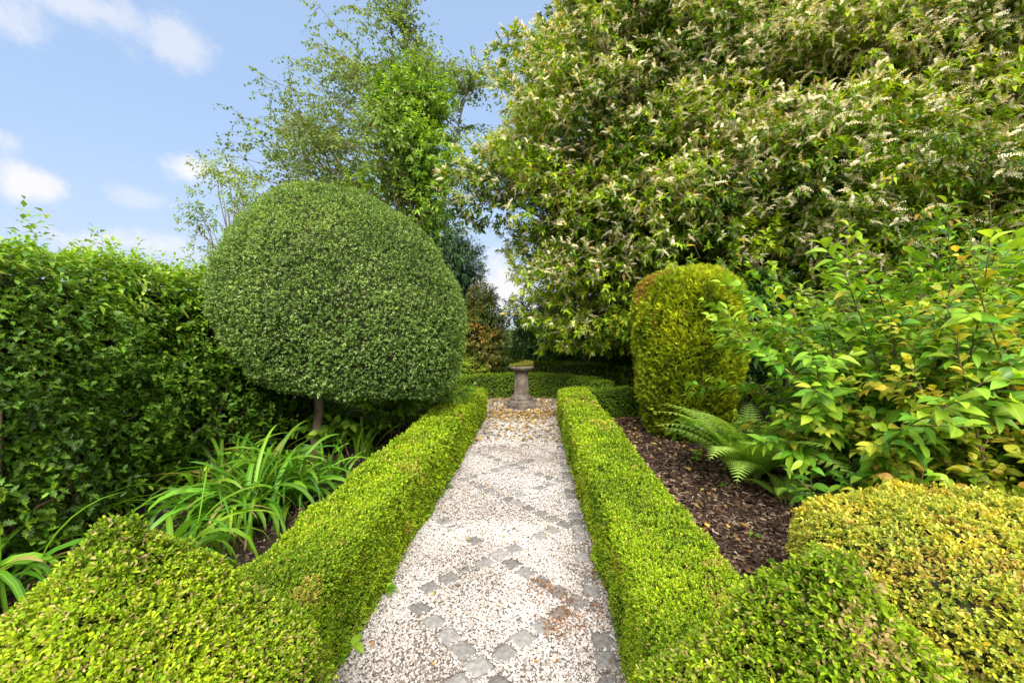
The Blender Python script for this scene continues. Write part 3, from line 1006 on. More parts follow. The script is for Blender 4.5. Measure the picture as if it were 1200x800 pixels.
# ------------------------------------------------------------------ strap-leaved clumps
def strap_clump(pos, n, L, label, seed, lean=(0, 0), spread=1.0, width=.024, tonebase=.5, stalks=0):
    root = thing("daylily_clump", (pos[0], pos[1], 0), label, "plant", "strap leaved clumps in the left bed")
    K = 11
    s = np.linspace(0, 1, K)
    Vs, Fs, As, o = [], [], [], 0
    for i in range(n):
        az = rng.uniform(0, 6.283)
        l = L * rng.uniform(.55, 1.15)
        el = R(rng.uniform(52, 88)) if rng.random() < .8 else R(rng.uniform(30, 55))
        bend = rng.uniform(1.1, 3.0) * spread
        p = np.array((pos[0] + rng.normal(0, .06), pos[1] + rng.normal(0, .06), 0.0))
        hd = np.array((math.cos(az) + lean[0], math.sin(az) + lean[1], 0)); hd /= np.linalg.norm(hd) + 1e-6
        sd = np.array((-hd[1], hd[0], 0))
        tw = rng.normal(0, .6)
        pts, e = [], el
        twl = rng.normal(0, .25)
        for k in range(K):
            pts.append((p.copy(), e))
            e = el - bend * ((k + 1) / (K - 1)) ** 1.7
            e = max(e, -1.25)
            hd2 = hd + sd * twl * k / K
            p = p + (hd2 * math.cos(e) + np.array((0, 0, math.sin(e)))) * l / (K - 1)
        w0 = width * rng.uniform(.7, 1.2)
        tone = np.clip(tonebase + rng.normal(0, .2), 0, 1); rn = rng.random()
        V = []
        for k, (q, e) in enumerate(pts):
            w = w0 * (.55 + .6 * math.sin(min(1, s[k] * 1.6) * 1.57)) * (1 - s[k] ** 4) * .6
            up = -hd * math.sin(e) + np.array((0, 0, math.cos(e)))
            sdt = sd * math.cos(tw * s[k]) + up * math.sin(tw * s[k])
            V += [q - sdt * w + up * w * .35, q, q + sdt * w + up * w * .35]
        F = []
        for k in range(K - 1):
            a, b = 3 * k, 3 * k + 3
            for j in (0, 1):
                F += [(a + j, a + j + 1, b + j + 1), (a + j, b + j + 1, b + j)]
        A = np.zeros((len(V), 4), F32)
        A[:, 0] = rn; A[:, 1] = np.repeat(s, 3); A[:, 2] = np.tile((1, .0, 1), K); A[:, 3] = np.clip(tone + .15 * (np.repeat(s, 3) - .5), 0, 1)
        Vs.append(np.array(V, F32)); Fs.append(np.array(F, np.int32) + o); As.append(A); o += len(V)
    mesh_obj("leaf_tuft", (np.concatenate(Vs), np.concatenate(Fs), np.concatenate(As)), M["strap"], root)
    for i in range(stalks):
        a = rng.uniform(0, 6.28); h = rng.uniform(.5, .75)
        b0 = np.array((pos[0] + .08 * math.cos(a), pos[1] + .08 * math.sin(a), 0))
        tip = b0 + np.array((rng.normal(.05, .08), rng.normal(0, .08), h))
        P = tip + rng.normal(0, .012, (7, 3)); D = nrm(rdir(7) * .6 + np.array((0, 0, 1.0)))
        st = mesh_obj("flower_stalk", [tube([b0, (b0 + tip) / 2 + .01, tip], [.0055, .005, .004], 6, (.4, .5, .5, .6))], M["strap"], root)
        mesh_obj("bud_cluster", [leaves("mid", P, D, rdir(7), .045, .014, .95)], M["strap"], root).parent = st
    return root


def gp_(px, py):
    return ground(px, py)


strap_clump(gp_(292, 612), 90, .84, "big arching strap leaved clump behind the left box pyramid", 1, lean=(.1, -.1), spread=1.15, tonebase=.45, width=.028)
strap_clump(gp_(345, 590), 85, .74, "arching strap leaved clump leaning on the left hedge", 2, spread=1.1, tonebase=.42)
strap_clump(gp_(262, 575), 64, .78, "strap leaved clump with tall leaves against the holly", 3, spread=.9, tonebase=.36)
strap_clump(gp_(318, 575), 60, .72, "strap leaved clump in the middle of the left bed among the others", 9, spread=1.1, tonebase=.4)
strap_clump(gp_(238, 612), 60, .74, "strap leaved clump right against the foot of the holly", 10, spread=1.1, tonebase=.36)
strap_clump(gp_(385, 562), 26, .48, "upright strap leaved clump at the foot of the ball tree trunk", 4, spread=.55, tonebase=.55)
strap_clump(gp_(425, 536), 22, .50, "small upright strap leaved clump between trunk and left hedge", 5, spread=.5, tonebase=.5)
strap_clump(gp_(200, 680), 60, .72, "strap leaved clump spilling over behind the box pyramid top", 6, lean=(.3, 0), spread=1.35, tonebase=.5, stalks=1, width=.026)
strap_clump(gp_(-30, 720), 50, .78, "strap leaved clump with budded stalks at the left edge", 7, lean=(.5, .0), spread=1.3, tonebase=.45, stalks=3, width=.026)
strap_clump(gp_(470, 505), 26, .45, "narrow grassy clump beyond the trunk beside the left hedge", 8, spread=.6, tonebase=.35)


# ------------------------------------------------------------------ shrubs made of leafy stems
def stem_shrub(name, base, n, label, mat, kind, L, ratio, reach, height, seed, cat="shrub", az=(0, 6.283), tone=.5, k=12, rad=.25, droop=.3, side=2, stemmat="twig", gap=0.0, zmin=.15, bare=.35, elv=(25, 85), flat=1.0):
    root = thing(name, (base[0], base[1], 0), label, cat)
    tubes, SP, SD, SL = [], [], [], []
    for i in range(n):
        a = rng.uniform(*az)
        el = R(rng.uniform(*elv))
        l = (reach * math.cos(el) + height * math.sin(el)) * rng.uniform(.75, 1.12)
        p = np.array((base[0] + rng.normal(0, rad), base[1] + rng.normal(0, rad), 0.0))
        d = np.array((math.cos(a) * math.cos(el), math.sin(a) * math.cos(el), math.sin(el)))
        d = nrm(d * .7 + np.array((0, 0, .3)))
        pts = [p.copy()]
        K = 9
        tgt = np.array((math.cos(a), math.sin(a), 0.0))
        for q in range(K):
            d = nrm(d + tgt * .08 * math.cos(el) + np.array((0, 0, -.05)) + rng.normal(0, .07, 3))
            p = p + d * l / K
            p[2] = max(p[2], .06)
            pts.append(p.copy())
        pts = np.array(pts)
        tubes.append(tube(pts, np.linspace(.011, .0025, K + 1), 5))
        q0 = int(K * bare)
        for q in range(q0, K):
            dd_ = nrm(pts[q + 1] - pts[q])
            SP.append(pts[q]); SD.append(dd_); SL.append(np.linalg.norm(pts[q + 1] - pts[q]) * (1.0 if q < K - 1 else 1.25))
            for s_ in range(side if q > q0 else 1):
                ds = nrm(dd_ + rdir(1)[0] * .9 + np.array((0, 0, .15)))
                SP.append(pts[q]); SD.append(ds); SL.append(rng.uniform(.14, .30) * min(1.2, L * 9))
                tubes.append(tube([pts[q], pts[q] + ds * SL[-1] * .95], [.004, .0015], 4))
    SP, SD, SL = np.array(SP), np.array(SD), np.array(SL)
    tn = tone + (fbm(SP, 2.0, seed) - .5) * .8 + .22 * (SP[:, 2] / height - .5)
    mesh_obj("foliage", shoots(kind, SP, SD, k, SL, L, ratio, tone=np.clip(tn, 0, 1), droop=droop, a0=70, a1=30, flat=flat), M[mat], root)
    mesh_obj("stems", tubes, M[stemmat], root)
    return root


stem_shrub("leafy_shrub", (3.0, 3.75, 0), 110, "green shrub with large pointed leaves beside the fern", "greenshrub", "ovl", .135, .45, .75, 2.0, 71, tone=.62, k=7, side=1, rad=.22)
stem_shrub("leafy_shrub", (2.5, 2.95, 0), 22, "low sprawling green shrub overhanging the bark mulch", "greenshrub", "ovl", .105, .42, .50, .55, 72, tone=.45, k=6, side=1, rad=.18, elv=(10, 60))
stem_shrub("golden_leaved_shrub", (3.2, 3.05, 0), 92, "shrub with rounded yellow and green leaves at the right edge", "goldshrub", "ovl", .082, .62, .72, 1.62, 73, tone=.46, k=8, side=1, rad=.28)
stem_shrub("golden_leaved_shrub", (3.05, 2.65, 0), 34, "lower golden leaved shrub just behind the yellow box cushion", "goldshrub", "ovl", .085, .62, .65, .9, 74, tone=.42, k=8, side=1, rad=.25, elv=(20, 75))
stem_shrub("pale_shrub", (4.65, 4.8, 0), 80, "tall pale leaved shrub behind the golden one at the right edge", "paleshrub", "mid", .085, .42, 1.0, 2.3, 75, tone=.5, k=8, side=1, rad=.4)
stem_shrub("pale_shrub", (3.95, 5.0, 0), 60, "grey green shrub between the pointed leaf shrub and the blossom tree", "paleshrub", "mid", .08, .42, .9, 1.95, 76, tone=.35, k=8, side=1, rad=.35)
stem_shrub("broadleaf_shrub", (-1.75, 5.55, 0), 34, "leafy light green shrub under the right side of the ball tree", "broad", "ovl", .095, .5, .62, .78, 77, tone=.5, k=6, side=1, rad=.22, elv=(15, 80))
stem_shrub("broadleaf_shrub", (-2.2, 5.0, 0), 16, "low broad leaved plant beside the ball tree trunk", "broad", "ovl", .14, .55, .5, .42, 78, tone=.35, k=5, side=0, rad=.15, elv=(15, 70))


# ------------------------------------------------------------------ fern
def fern(pos, n, L, label):
    root = thing("fern", (pos[0], pos[1], 0), label, "fern")
    out, rach = [], []
    for i in range(n):
        az = i / n * 6.283 + rng.normal(0, .2)
        el, K = R(rng.uniform(48, 80)), 24
        l = L * rng.uniform(.75, 1.1)
        bend = rng.uniform(1.0, 1.7)
        p = np.array((pos[0] + .04 * math.cos(az), pos[1] + .04 * math.sin(az), .03))
        hd = np.array((math.cos(az), math.sin(az), 0)); sd = np.array((-hd[1], hd[0], 0))
        pts, Ts = [], []
        for k in range(K + 1):
            e = el - bend * (k / K) ** 1.5
            t = hd * math.cos(e) + np.array((0, 0, math.sin(e)))
            pts.append(p.copy()); Ts.append(t)
            p = p + t * l / K
        pts, Ts = np.array(pts), np.array(Ts)
        rach.append(tube(pts, np.linspace(.006, .0015, K + 1), 5))
        tn = rng.uniform(.45, .95)
        for k in range(3, K):
            s = k / K
            pl_ = l * .24 * (math.sin(min(1, (s - .05) * 2.4) * 1.57)) * (1 - s) ** .75 * 1.25
            if pl_ < .01:
                continue
            upn = np.cross(Ts[k], sd)
            for sg in (-1, 1):
                pd = nrm(sd * sg * .9 + Ts[k] * .42 - np.array((0, 0, .12)))
                m = 7
                tt = (np.arange(m) + .5) / m
                base = pts[k] + pd * (tt * pl_)[:, None]
                pin = pl_ * .19 * (1 - tt * .8) * rng.uniform(.9, 1.1)
                for s2 in (-1, 1):
                    d2 = nrm(np.tile(np.cross(pd, upn) * s2 + pd * .75, (m, 1)))
                    out.append(leaves("dia", base, d2, np.tile(upn + np.array((0, 0, .3)), (m, 1)), pin * 1.15, pin * .85 + .005, tn))
                out.append(leaves("needle", pts[k][None], pd[None], upn[None], np.array([pl_]), .008, tn))
    mesh_obj("fronds", out, M["fern"], root)
    mesh_obj("stalks", rach, M["stem"], root)
    return root


fpos = ground(895, 556)
fern((1.93, 4.0), 26, 1.12, "pale green fern arching beside the golden conifer")
fern((2.0, 3.55), 8, .4, "small dark fern at the edge of the bark mulch")


# ------------------------------------------------------------------ trees
def branch(p, d, l, r, n, wander, grav, tubes, r1=None, sides=6):
    pts = [p.copy()]
    ds = []
    for i in range(n):
        d = nrm(d + rng.normal(0, wander, 3) + np.array((0, 0, grav)))
        p = p + d * l / n
        pts.append(p.copy()); ds.append(d)
    pts = np.array(pts)
    tubes.append(tube(pts, np.linspace(r, r * .35 if r1 is None else r1, n + 1), sides))
    return pts, np.array(ds)


def birch():
    base = at(487, 380, 12.0)
    root = thing("birch_tree", (base[0], 12.0, 0), "feathery silver birch with drooping twigs behind the ball tree", "tree")
    trunk, limbs, tw = [], [], []
    LP, LD = [], []
    spec = [((base[0], 12.0), (-.04, 0, 1), 10.1, .11), ((base[0] - .3, 12.1), (-.20, .03, 1), 9.3, .08), ((base[0] + .3, 11.8), (.03, -.05, 1), 8.6, .075), ((base[0] - .1, 12.3), (-.30, .1, 1), 8.0, .07)]
    for (bx, by), d, h, r in spec:
        pts, ds = branch(np.array((bx, by, -.05)), nrm(np.array(d, float)), h, r, 16, .035, .01, trunk, r1=.014, sides=8)
        for i in range(4, 17):
            for j in range(4):
                s = i / 16
                a = rng.uniform(0, 6.283)
                dr = np.array((math.cos(a) - .55, math.sin(a), 0)); dr = nrm(dr)
                l = (6.3 if dr[0] < 0 else 1.6) * (1 - .80 * s) * rng.uniform(.6, 1.1)
                b, bd = branch(pts[min(i, 15)] + (pts[min(i + 1, 16)] - pts[min(i, 15)]) * rng.random(), nrm(dr * .8 + np.array((0, 0, .75))), l, .022 * (1.1 - .6 * s), 7, .10, -.06, limbs, r1=.005, sides=5)
                for q in range(2, 8):
                    for w in range(2):
                        a2 = rng.uniform(0, 6.283)
                        tl = rng.uniform(.4, .95)
                        t_, td = branch(b[q], nrm(bd[q - 1] * .7 + np.array((math.cos(a2), math.sin(a2), rng.uniform(-.2, .4))) * .7), tl, .006, 5, .10, -.17, tw, r1=.002, sides=3)
                        for z in range(1, 6):
                            LP.append(t_[z]); LD.append(td[z - 1])
                            LP.append((t_[z] + t_[z - 1]) / 2); LD.append(td[z - 1])
    LP, LD = np.array(LP), np.array(LD)
    keep = rng.random(len(LP)) < .85
    LP, LD = LP[keep], LD[keep]
    out = []
    for rep in range(2):
        n = len(LP)
        P = LP + rng.normal(0, .035, (n, 3))
        D = nrm(LD * .3 + rdir(n) * .7 + np.array((0, 0, -.45)))
        out.append(leaves("dia", P, D, rdir(n), rng.uniform(.065, .10, n), rng.uniform(.05, .07, n), np.clip(.5 + (fbm(P, .8, 81) - .5) * 1.2 + rng.normal(0, .15, n), 0, 1)))
    mesh_obj("trunk", trunk, M["bark_birch"], root)
    mesh_obj("limbs", limbs, M["twig"], root)
    mesh_obj("twigs", tw, M["twig"], root)
    mesh_obj("crown", out, M["birch_leaf"], root)


birch()


def bough_tree(name, base, label, crown, n_bough, brad, n_sh, mat, kind, L, ratio, k, stem, seed, bark="bark", trunk_r=.14, h_trunk=None, tone=.4, droop=.3, cat="tree", shell=.55, clip=None, a0=75, a1=35, up=.25, flatten=.6, tvar=.9, blossoms=None, group=None, weight=None, zlow=.08):
    """tree of leafy boughs: crown = list of (centre, radii, share)"""
    root = thing(name, (base[0], base[1], 0), label, cat, group)
    limbs, tr = [], []
    top = max(c[0][2] for c in crown)
    hpt = h_trunk or top
    tpts, _ = branch(np.array((base[0], base[1], -.05)), np.array((0, 0, 1.0)), hpt, trunk_r, 10, .05, .02, tr, r1=trunk_r * .3, sides=10)
    SP, SN, SB = [], [], []
    for (cc, rr, sh) in crown:
        nb = int(n_bough * sh)
        d = rdir(nb * 3)
        r = 1 - shell * rng.random(len(d)) ** 1.6
        C = np.asarray(cc) + d * np.asarray(rr) * r[:, None]
        if clip is not None:
            C_ok = clip(C)
            C, d, r = C[C_ok], d[C_ok], r[C_ok]
        C, d, r = C[:nb], d[:nb], r[:nb]
        C_keep = C[:, 2] > zlow
        C, d, r = C[C_keep], d[C_keep], r[C_keep]
        for i in range(len(C)):
            h = rng.uniform(.15, .85)
            j = int(h * 10)
            s0 = tpts[j]
            m1 = s0 + (C[i] - s0) * .5 + np.array((0, 0, .12 * np.linalg.norm(C[i] - s0))) + rng.normal(0, .1, 3)
            limbs.append(tube([s0, (s0 + m1) / 2 + rng.normal(0, .05, 3), m1, (m1 + C[i]) / 2 + rng.normal(0, .05, 3), C[i]], np.array([.045, .036, .026, .018, .008]) * trunk_r / .14, 5))
            br = brad * rng.uniform(.6, 1.35)
            m = int(n_sh * (br / brad) ** 2)
            P, N, q = blob(C[i], (br, br, br * flatten), m, .6)
            outw = nrm(d[i] / np.asarray(rr))
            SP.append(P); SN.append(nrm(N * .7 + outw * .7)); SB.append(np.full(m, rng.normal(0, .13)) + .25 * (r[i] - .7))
    SP, SN, SB = np.concatenate(SP), np.concatenate(SN), np.concatenate(SB)
    okz = SP[:, 2] > zlow
    SP, SN, SB = SP[okz], SN[okz], SB[okz]
    n = len(SP)
    D = nrm(SN * .8 + np.array((0, 0, up)) + rdir(n) * .5)
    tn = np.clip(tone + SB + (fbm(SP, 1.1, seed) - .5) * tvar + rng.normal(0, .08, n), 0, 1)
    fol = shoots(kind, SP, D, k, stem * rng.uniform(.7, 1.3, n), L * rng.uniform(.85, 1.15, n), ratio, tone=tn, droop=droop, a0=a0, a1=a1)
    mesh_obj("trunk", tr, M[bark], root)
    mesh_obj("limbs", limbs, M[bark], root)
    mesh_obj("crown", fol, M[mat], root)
    if blossoms:
        prob = blossoms["prob"](SP)
        pick = rng.random(n) < prob
        P0 = SP[pick] + D[pick] * stem * .8
        out = []
        for rep in range(blossoms["per"]):
            m = len(P0)
            d = nrm(D[pick] * .6 + rdir(m) * .75 + np.array((0, 0, blossoms.get("up", .0))))
            l = blossoms["L"] * rng.uniform(.55, 1.15, m)
            A = perp(d, rdir(m)); B = np.cross(d, A)
            tone_b = np.clip(.55 + rng.normal(0, .22, m), 0, 1); rb = rng.random(m)
            K = 20
            for q in range(K):
                t = .12 + .88 * q / K
                ph = q * 2.4 + rng.random(m) * .5
                rad = A * np.cos(ph)[:, None] + B * np.sin(ph)[:, None]
                ax = P0 + d * (l * t)[:, None]
                ax[:, 2] -= l * .35 * t * t
                sz = l * .135 * (1.1 - .6 * t)
                out.append(leaves("dia", ax, nrm(rad + d * .25), d + rdir(m) * .4, sz, sz * .85, tone_b, rb))
        mesh_obj("blossom", out, M["blossom"], root)
    return root


# the great blossoming laurels on the right
def bl_prob(P):
    # flowers sit on the outer, sunlit growth; the low inner side has few
    return np.clip(.30 + .12 * (P[:, 2] - 2.6) - .06 + .9 * (fbm(P, .75, 5, 2) - .45), .02, .75)


A1 = at(760, 200, 8.3)
def clipA(C):
    return (C[:, 1] < 9.6)
bough_tree("flowering_laurel", (2.35, 8.6, 0), "huge evergreen tree hung with cream blossom spikes behind the golden conifer",
           [((2.4, 8.6, 4.6), (2.8, 2.2, 4.4), .55), ((1.15, 8.5, 2.5), (1.35, 1.4, 2.3), .2), ((.65, 8.4, 4.6), (1.2, 1.2, 2.0), .12), ((2.1, 8.4, 7.2), (1.8, 1.8, 2.2), .2), ((-.72, 8.3, 4.05), (.55, .5, .5), .025), ((2.7, 7.1, 3.6), (1.3, .5, 1.5), .10)],
           215, .72, 92, "laurel", "mid", .112, .43, 8, .17, 91, trunk_r=.19, h_trunk=6.5, tone=.54, droop=.14, clip=clipA, a0=70, a1=30, up=.4, tvar=1.5, zlow=1.05, flatten=.46,
           blossoms=dict(prob=bl_prob, per=4, L=.20, up=.2))
bough_tree("flowering_laurel", (6.6, 7.6, 0), "second blossoming evergreen tree filling the upper right corner",
           [((6.4, 7.6, 4.6), (3.2, 2.0, 4.4), .75), ((4.6, 7.3, 3.0), (1.2, 1.4, 1.9), .15), ((5.4, 7.8, 8.0), (2.4, 1.6, 1.6), .15), ((7.6, 7.9, 5.8), (2.2, 1.4, 2.8), .22), ((6.1, 6.7, 6.2), (1.5, .7, 1.5), .14), ((5.9, 6.75, 3.3), (1.3, .6, .9), .09)],
           215, .72, 88, "laurel", "mid", .112, .41, 8, .17, 92, trunk_r=.14, h_trunk=5.6, tone=.55, droop=.2, clip=lambda C: C[:, 1] < 8.8, a0=70, a1=30, up=.35, tvar=1.5, flatten=.46,
           blossoms=dict(prob=lambda P: np.clip(bl_prob(P) * 1.35, 0, .85), per=4, L=.22, up=.2))

# trees and shrubs further back
g1 = at(500, 150, 13.5)
bough_tree("bright_green_tree", (g1[0] + .1, 11.3, 0), "bright green leafy tree standing behind the birch", [((g1[0] + .15, 11.2, 5.6), (.95, .8, 2.7), 1.0)], 62, .55, 46, "ash_leaf", "dia", .12, .5, 7, .22, 93, trunk_r=.11, h_trunk=6.6, tone=.66, droop=.35)
s1 = at(285, 250, 9.0)
bough_tree("small_pale_tree", (s1[0], 9.0, 0), "wispy pale green young tree at the left of the ball tree", [((s1[0] - .25, 9.0, s1[2] - .3), (.9, .7, 1.4), 1.0)], 34, .30, 18, "lime", "dia", .08, .45, 6, .18, 94, trunk_r=.05, h_trunk=s1[2] + .1, tone=.15)
c1 = at(540, 300, 11.0)
bough_tree("dark_conifer", (c1[0], 11.0, 0), "dark evergreen tree between the ball tree and the blossom tree", [((c1[0] - .15, 11.0, 2.0), (.6, .6, 1.75), 1.0)], 60, .42, 60, "conifer", "needle", .12, .22, 9, .2, 95, trunk_r=.07, h_trunk=2.6, tone=.45, droop=.5, flatten=.4)
a1 = at(566, 385, 10.2)
bough_tree("red_tipped_shrub", (a1[0], 10.2, 0), "layered shrub with coppery red young leaves behind the pedestal", [((a1[0] + .05, 9.95, 1.4), (.45, .4, .95), 1.0)], 60, .24, 30, "acer", "mid", .075, .45, 6, .11, 96, trunk_r=.05, h_trunk=1.5, tone=.42, cat="shrub", flatten=.35, tvar=1.6)
l1 = at(607, 380, 12.0)
bough_tree("lime_shrub", (l1[0], 12.2, 0), "yellow green shrub seen in the gap under the sky", [((l1[0], 12.2, 1.0), (.65, .5, .85), 1.0)], 28, .34, 26, "lime", "mid", .09, .5, 6, .12, 97, trunk_r=.05, h_trunk=1.1, tone=.6, cat="shrub")
for (px, yy, rx, rz, lab, nb, sd_) in ((634, 11.1, .95, 1.22, "dark glossy laurel bush directly behind the pedestal", 34, 101), (690, 11.0, 1.3, 1.3, "dark glossy laurel bush under the left skirts of the blossom tree", 48, 102), (530, 11.2, .7, .9, "dark laurel bush at the end of the ball tree's shade", 30, 103), (755, 9.4, .8, 1.1, "dark laurel bush left of the golden conifer", 44, 104), (880, 7.0, .9, 1.05, "dark laurel bush filling the gap between golden conifer and green shrub", 44, 105)):
    q = at(px, 420, yy)
    bough_tree("laurel_bush", (q[0], yy, 0), lab, [((q[0], yy, rz), (rx, .6, rz), 1.0)], nb, .36, 34, "cherry_laurel", "mid", .12, .36, 6, .13, sd_, trunk_r=.05, h_trunk=rz * 1.2, tone=.42, cat="shrub", group="dark laurel bushes behind the pedestal")
q = at(553, 428, 9.9)
stem_shrub("yellow_green_perennial", (q[0], 10.0, 0), 40, "bright yellow green perennial behind the outer curved hedge", "lime", "mid", .08, .35, .45, .75, 79, tone=.6, k=7, side=1, rad=.2, stemmat="stem")
# trees beyond the garden that close the view either side
for i, (x, y, rx, rz, lab) in enumerate(((-9.5, 17, 2.6, 1.5, "low distant tree beyond the tall hedge"), (9.5, 13.5, 3.4, 3.2, "dark green tree beyond the right blossom tree"), (4.2, 13, 2.4, 2.2, "dark green tree behind the great blossom tree"))):
    bough_tree("background_tree", (x, y, 0), lab, [((x, y, rz), (rx, 1.2, rz), 1.0)], 60, .8, 40, "cherry_laurel", "dia", .2, .45, 6, .25, 110 + i, trunk_r=.12, h_trunk=rz * 1.4, tone=.7)


# ------------------------------------------------------------------ pedestal
def octa(z0, z1, r0, r1, bevel=.012, sides=8, rot=math.pi / 8, sub=1):
    """octagonal drum with softened arrises"""
    th = np.linspace(0, 2 * np.pi, sides, endpoint=False) + rot
    rings = [(r0 - bevel, z0), (r0, z0 + bevel), (r1, z1 - bevel), (r1 - bevel, z1)]
    V = []
    for r, z in rings:
        for a in th:
            V.append((r * math.cos(a), r * math.sin(a), z))
    F = []
    for i in range(len(rings) - 1):
        for j in range(sides):
            p, q = i * sides + j, i * sides + (j + 1) % sides
            F += [(p, q, q + sides), (p, q + sides, p + sides)]
    t = len(V); V.append((0, 0, z1)); o = (len(rings) - 1) * sides
    F += [(o + j, o + (j + 1) % sides, t) for j in range(sides)]
    return np.array(V), np.array(F)


def lathe(prof, sides=40):
    th = np.linspace(0, 2 * np.pi, sides, endpoint=False)
    V = np.array([[(r * math.cos(a), r * math.sin(a), z) for r, z in prof] for a in th]).reshape(-1, 3)
    return V, grid_faces(sides, len(prof), wrap=True)


ped = thing("stone_pedestal", (SUN_C[0], 7.75, .012), "weathered octagonal stone pedestal with mossy round top at the path end", "pedestal")
base = np.array((SUN_C[0], 7.75, .012))
def ped_part(name, vf, mat=M["stone"], flat=True):
    """one stone of the pedestal"""
    V, F = vf
    V = V + base
    V = V + (np.stack([vnoise(V, 14, s) for s in (1, 2, 3)], 1) - .5) * .008
    return mesh_obj(name, plain(V, F), mat, ped, flat=flat)
ped_part("plinth", octa(-.02, .085, .285, .282, .014))
ped_part("base_moulding", lathe([(.235, .083), (.238, .10), (.228, .125), (.20, .135), (.196, .15), (.205, .165), (.198, .188), (.17, .20), (.155, .225), (.14, .245)]), flat=False)
ped_part("shaft", octa(.235, .625, .142, .122, .006))
capital = ped_part("capital", lathe([(.12, .615), (.14, .63), (.145, .645), (.16, .655), (.195, .675), (.22, .70), (.225, .725), (.215, .74), (.195, .742), (.17, .722), (0, .715)]), flat=False)
n = 6500
a_ = rng.uniform(0, 6.283, n); r_ = .212 * np.sqrt(rng.random(n))
x_, y_ = r_ * np.cos(a_), r_ * np.sin(a_)
hgt = .035 + .075 * np.exp(-((x_ - .10) ** 2 + y_ ** 2) / .022) + .02 * (vnoise(np.stack([x_, y_, x_ * 0], 1), 20, 4))
P = base + np.stack([x_, y_, .715 + hgt * rng.random(n) ** .4], 1)
D = nrm(rdir(n) * .8 + np.array((0, 0, .9)))
mesh_obj("moss", [leaves("dia", P, D, rdir(n), rng.uniform(.012, .026, n), .008, np.clip(.5 + rng.normal(0, .25, n), 0, 1))], M["moss"], ped).parent = capital
cap = lathe([(.2, .725), (.17, .745), (.1, .765), (0, .772)], 20)
mesh_obj("moss_cushion", plain(cap[0] + base, cap[1]), M["core"], ped).parent = capital

# ------------------------------------------------------------------ fallen leaves
n = 1500
a_ = rng.uniform(0, 6.283, n); r_ = 1.15 * np.sqrt(rng.random(n))
P1 = np.stack([SCX + r_ * np.cos(a_), SCY + r_ * np.sin(a_), .022 + rng.random(n) * .015], 1)
n2 = 900
yy = 7.2 - 1.9 * rng.random(n2) ** 1.8
P2 = np.stack([rng.uniform(PXL, PXR, n2), yy, .024 + rng.random(n2) * .012], 1)
n3 = 420
P3 = np.stack([rng.uniform(.82, 2.3, n3), 7.0 - 4.6 * rng.random(n3) ** 1.7, .04 + rng.random(n3) * .02], 1)
n4 = 60
P4 = np.stack([rng.uniform(RHX - .17, RHX + .17, n4), rng.uniform(5.0, 6.8, n4), HH + .015 + rng.random(n4) * .02], 1)
n5 = 110
P5 = np.stack([rng.uniform(PXL, PXR, n5), rng.uniform(1.7, 5.5, n5), .026 + rng.random(n5) * .008], 1)
P = np.concatenate([P1, P2, P3, P4, P5])
n = len(P)
D = rdir(n); D[:, 2] *= .18
U = rdir(n) * .45 + np.array((0, 0, 1.0))
l = rng.uniform(.03, .085, n)
l[-n5:] *= .5
tag(mesh_obj("fallen_leaves", [leaves("mid", P, nrm(D), U, l, l * rng.uniform(.35, .6, n), np.clip(rng.normal(.5, .3, n), 0, 1))], M["dead"]), "yellow and brown fallen leaves around the pedestal and the hedge feet", "leaves", kind="stuff")


# ------------------------------------------------------------------ small weeds and flowers
def weed(px, py, label, n=9, L=.05, mat="weed", name="weed_seedling", ratio=.55, h=.05, pos=None):
    p = ground(px, py) if pos is None else np.array(pos, float)
    a = rng.uniform(0, 6.283, n)
    D = np.stack([np.cos(a), np.sin(a), rng.uniform(.25, 1.0, n)], 1)
    P = p + np.stack([np.cos(a), np.sin(a), np.zeros(n)], 1) * .008 + np.array((0, 0, .012)) + np.stack([np.zeros(n), np.zeros(n), rng.random(n) * h], 1)
    o = mesh_obj(name, [leaves("ovl", P, nrm(D), np.tile((0, 0, 1.0), (n, 1)), L * rng.uniform(.7, 1.2, n), L * ratio, np.clip(rng.normal(.55, .2, n), 0, 1), droop=.4)], M[mat])
    return tag(o, label, "weed", "small weeds around the hedges")


weed(412, 768, "three lobed green weed at the foot of the left hedge nearest the camera", 7, .075)
weed(452, 700, "small bright weed in the gravel against the left hedge", 8, .055)
weed(497, 608, "little weed under the left hedge halfway along the path", 8, .06)
weed(518, 575, "tallest weed poking out of the left hedge foot", 9, .09, h=.1)
weed(722, 716, "small weed at the foot of the right hedge", 7, .05)
weed(883, 632, "pale seedling in the middle of the bark mulch", 8, .045)
weed(848, 575, "pale seedling in the mulch nearest the fern", 8, .05)
weed(905, 668, "low seedling in the mulch near the yellow cushion", 7, .05)
weed(770, 508, "broad leaved weed below the golden conifer", 9, .10, h=.06)
weed(815, 540, "leafy weed at the mulch edge below the conifer", 12, .08, h=.08)
weed(925, 700, "reddish seedling beside the yellow box cushion", 6, .04)
weed(862, 560, "leafy clump under the fern fronds", 16, .10, h=.16)
weed(835, 535, "leafy clump with violet flower between fern and conifer", 14, .09, h=.16)


def flower(pos, n, L, mat, label, h):
    root = thing("garden_flower", pos, label, "flower")
    P = np.asarray(pos) + rng.normal(0, .03, (n, 3)) * (1, 1, .5) + np.array((0, 0, h))
    pts = []
    for q in range(5):
        a = q * 1.2566
        pts.append(leaves("mid", P, np.tile((math.cos(a), math.sin(a), .35), (n, 1)), np.tile((0, -.5, 1.0), (n, 1)), L, L * .8, .6))
    mesh_obj("petals", pts, M[mat], root)
    mesh_obj("stem", [tube([np.asarray(pos), np.asarray(pos) + (p - np.asarray(pos)) * .5, p], .003, 4) for p in P[: min(n, 5)]], M["stem"], root)


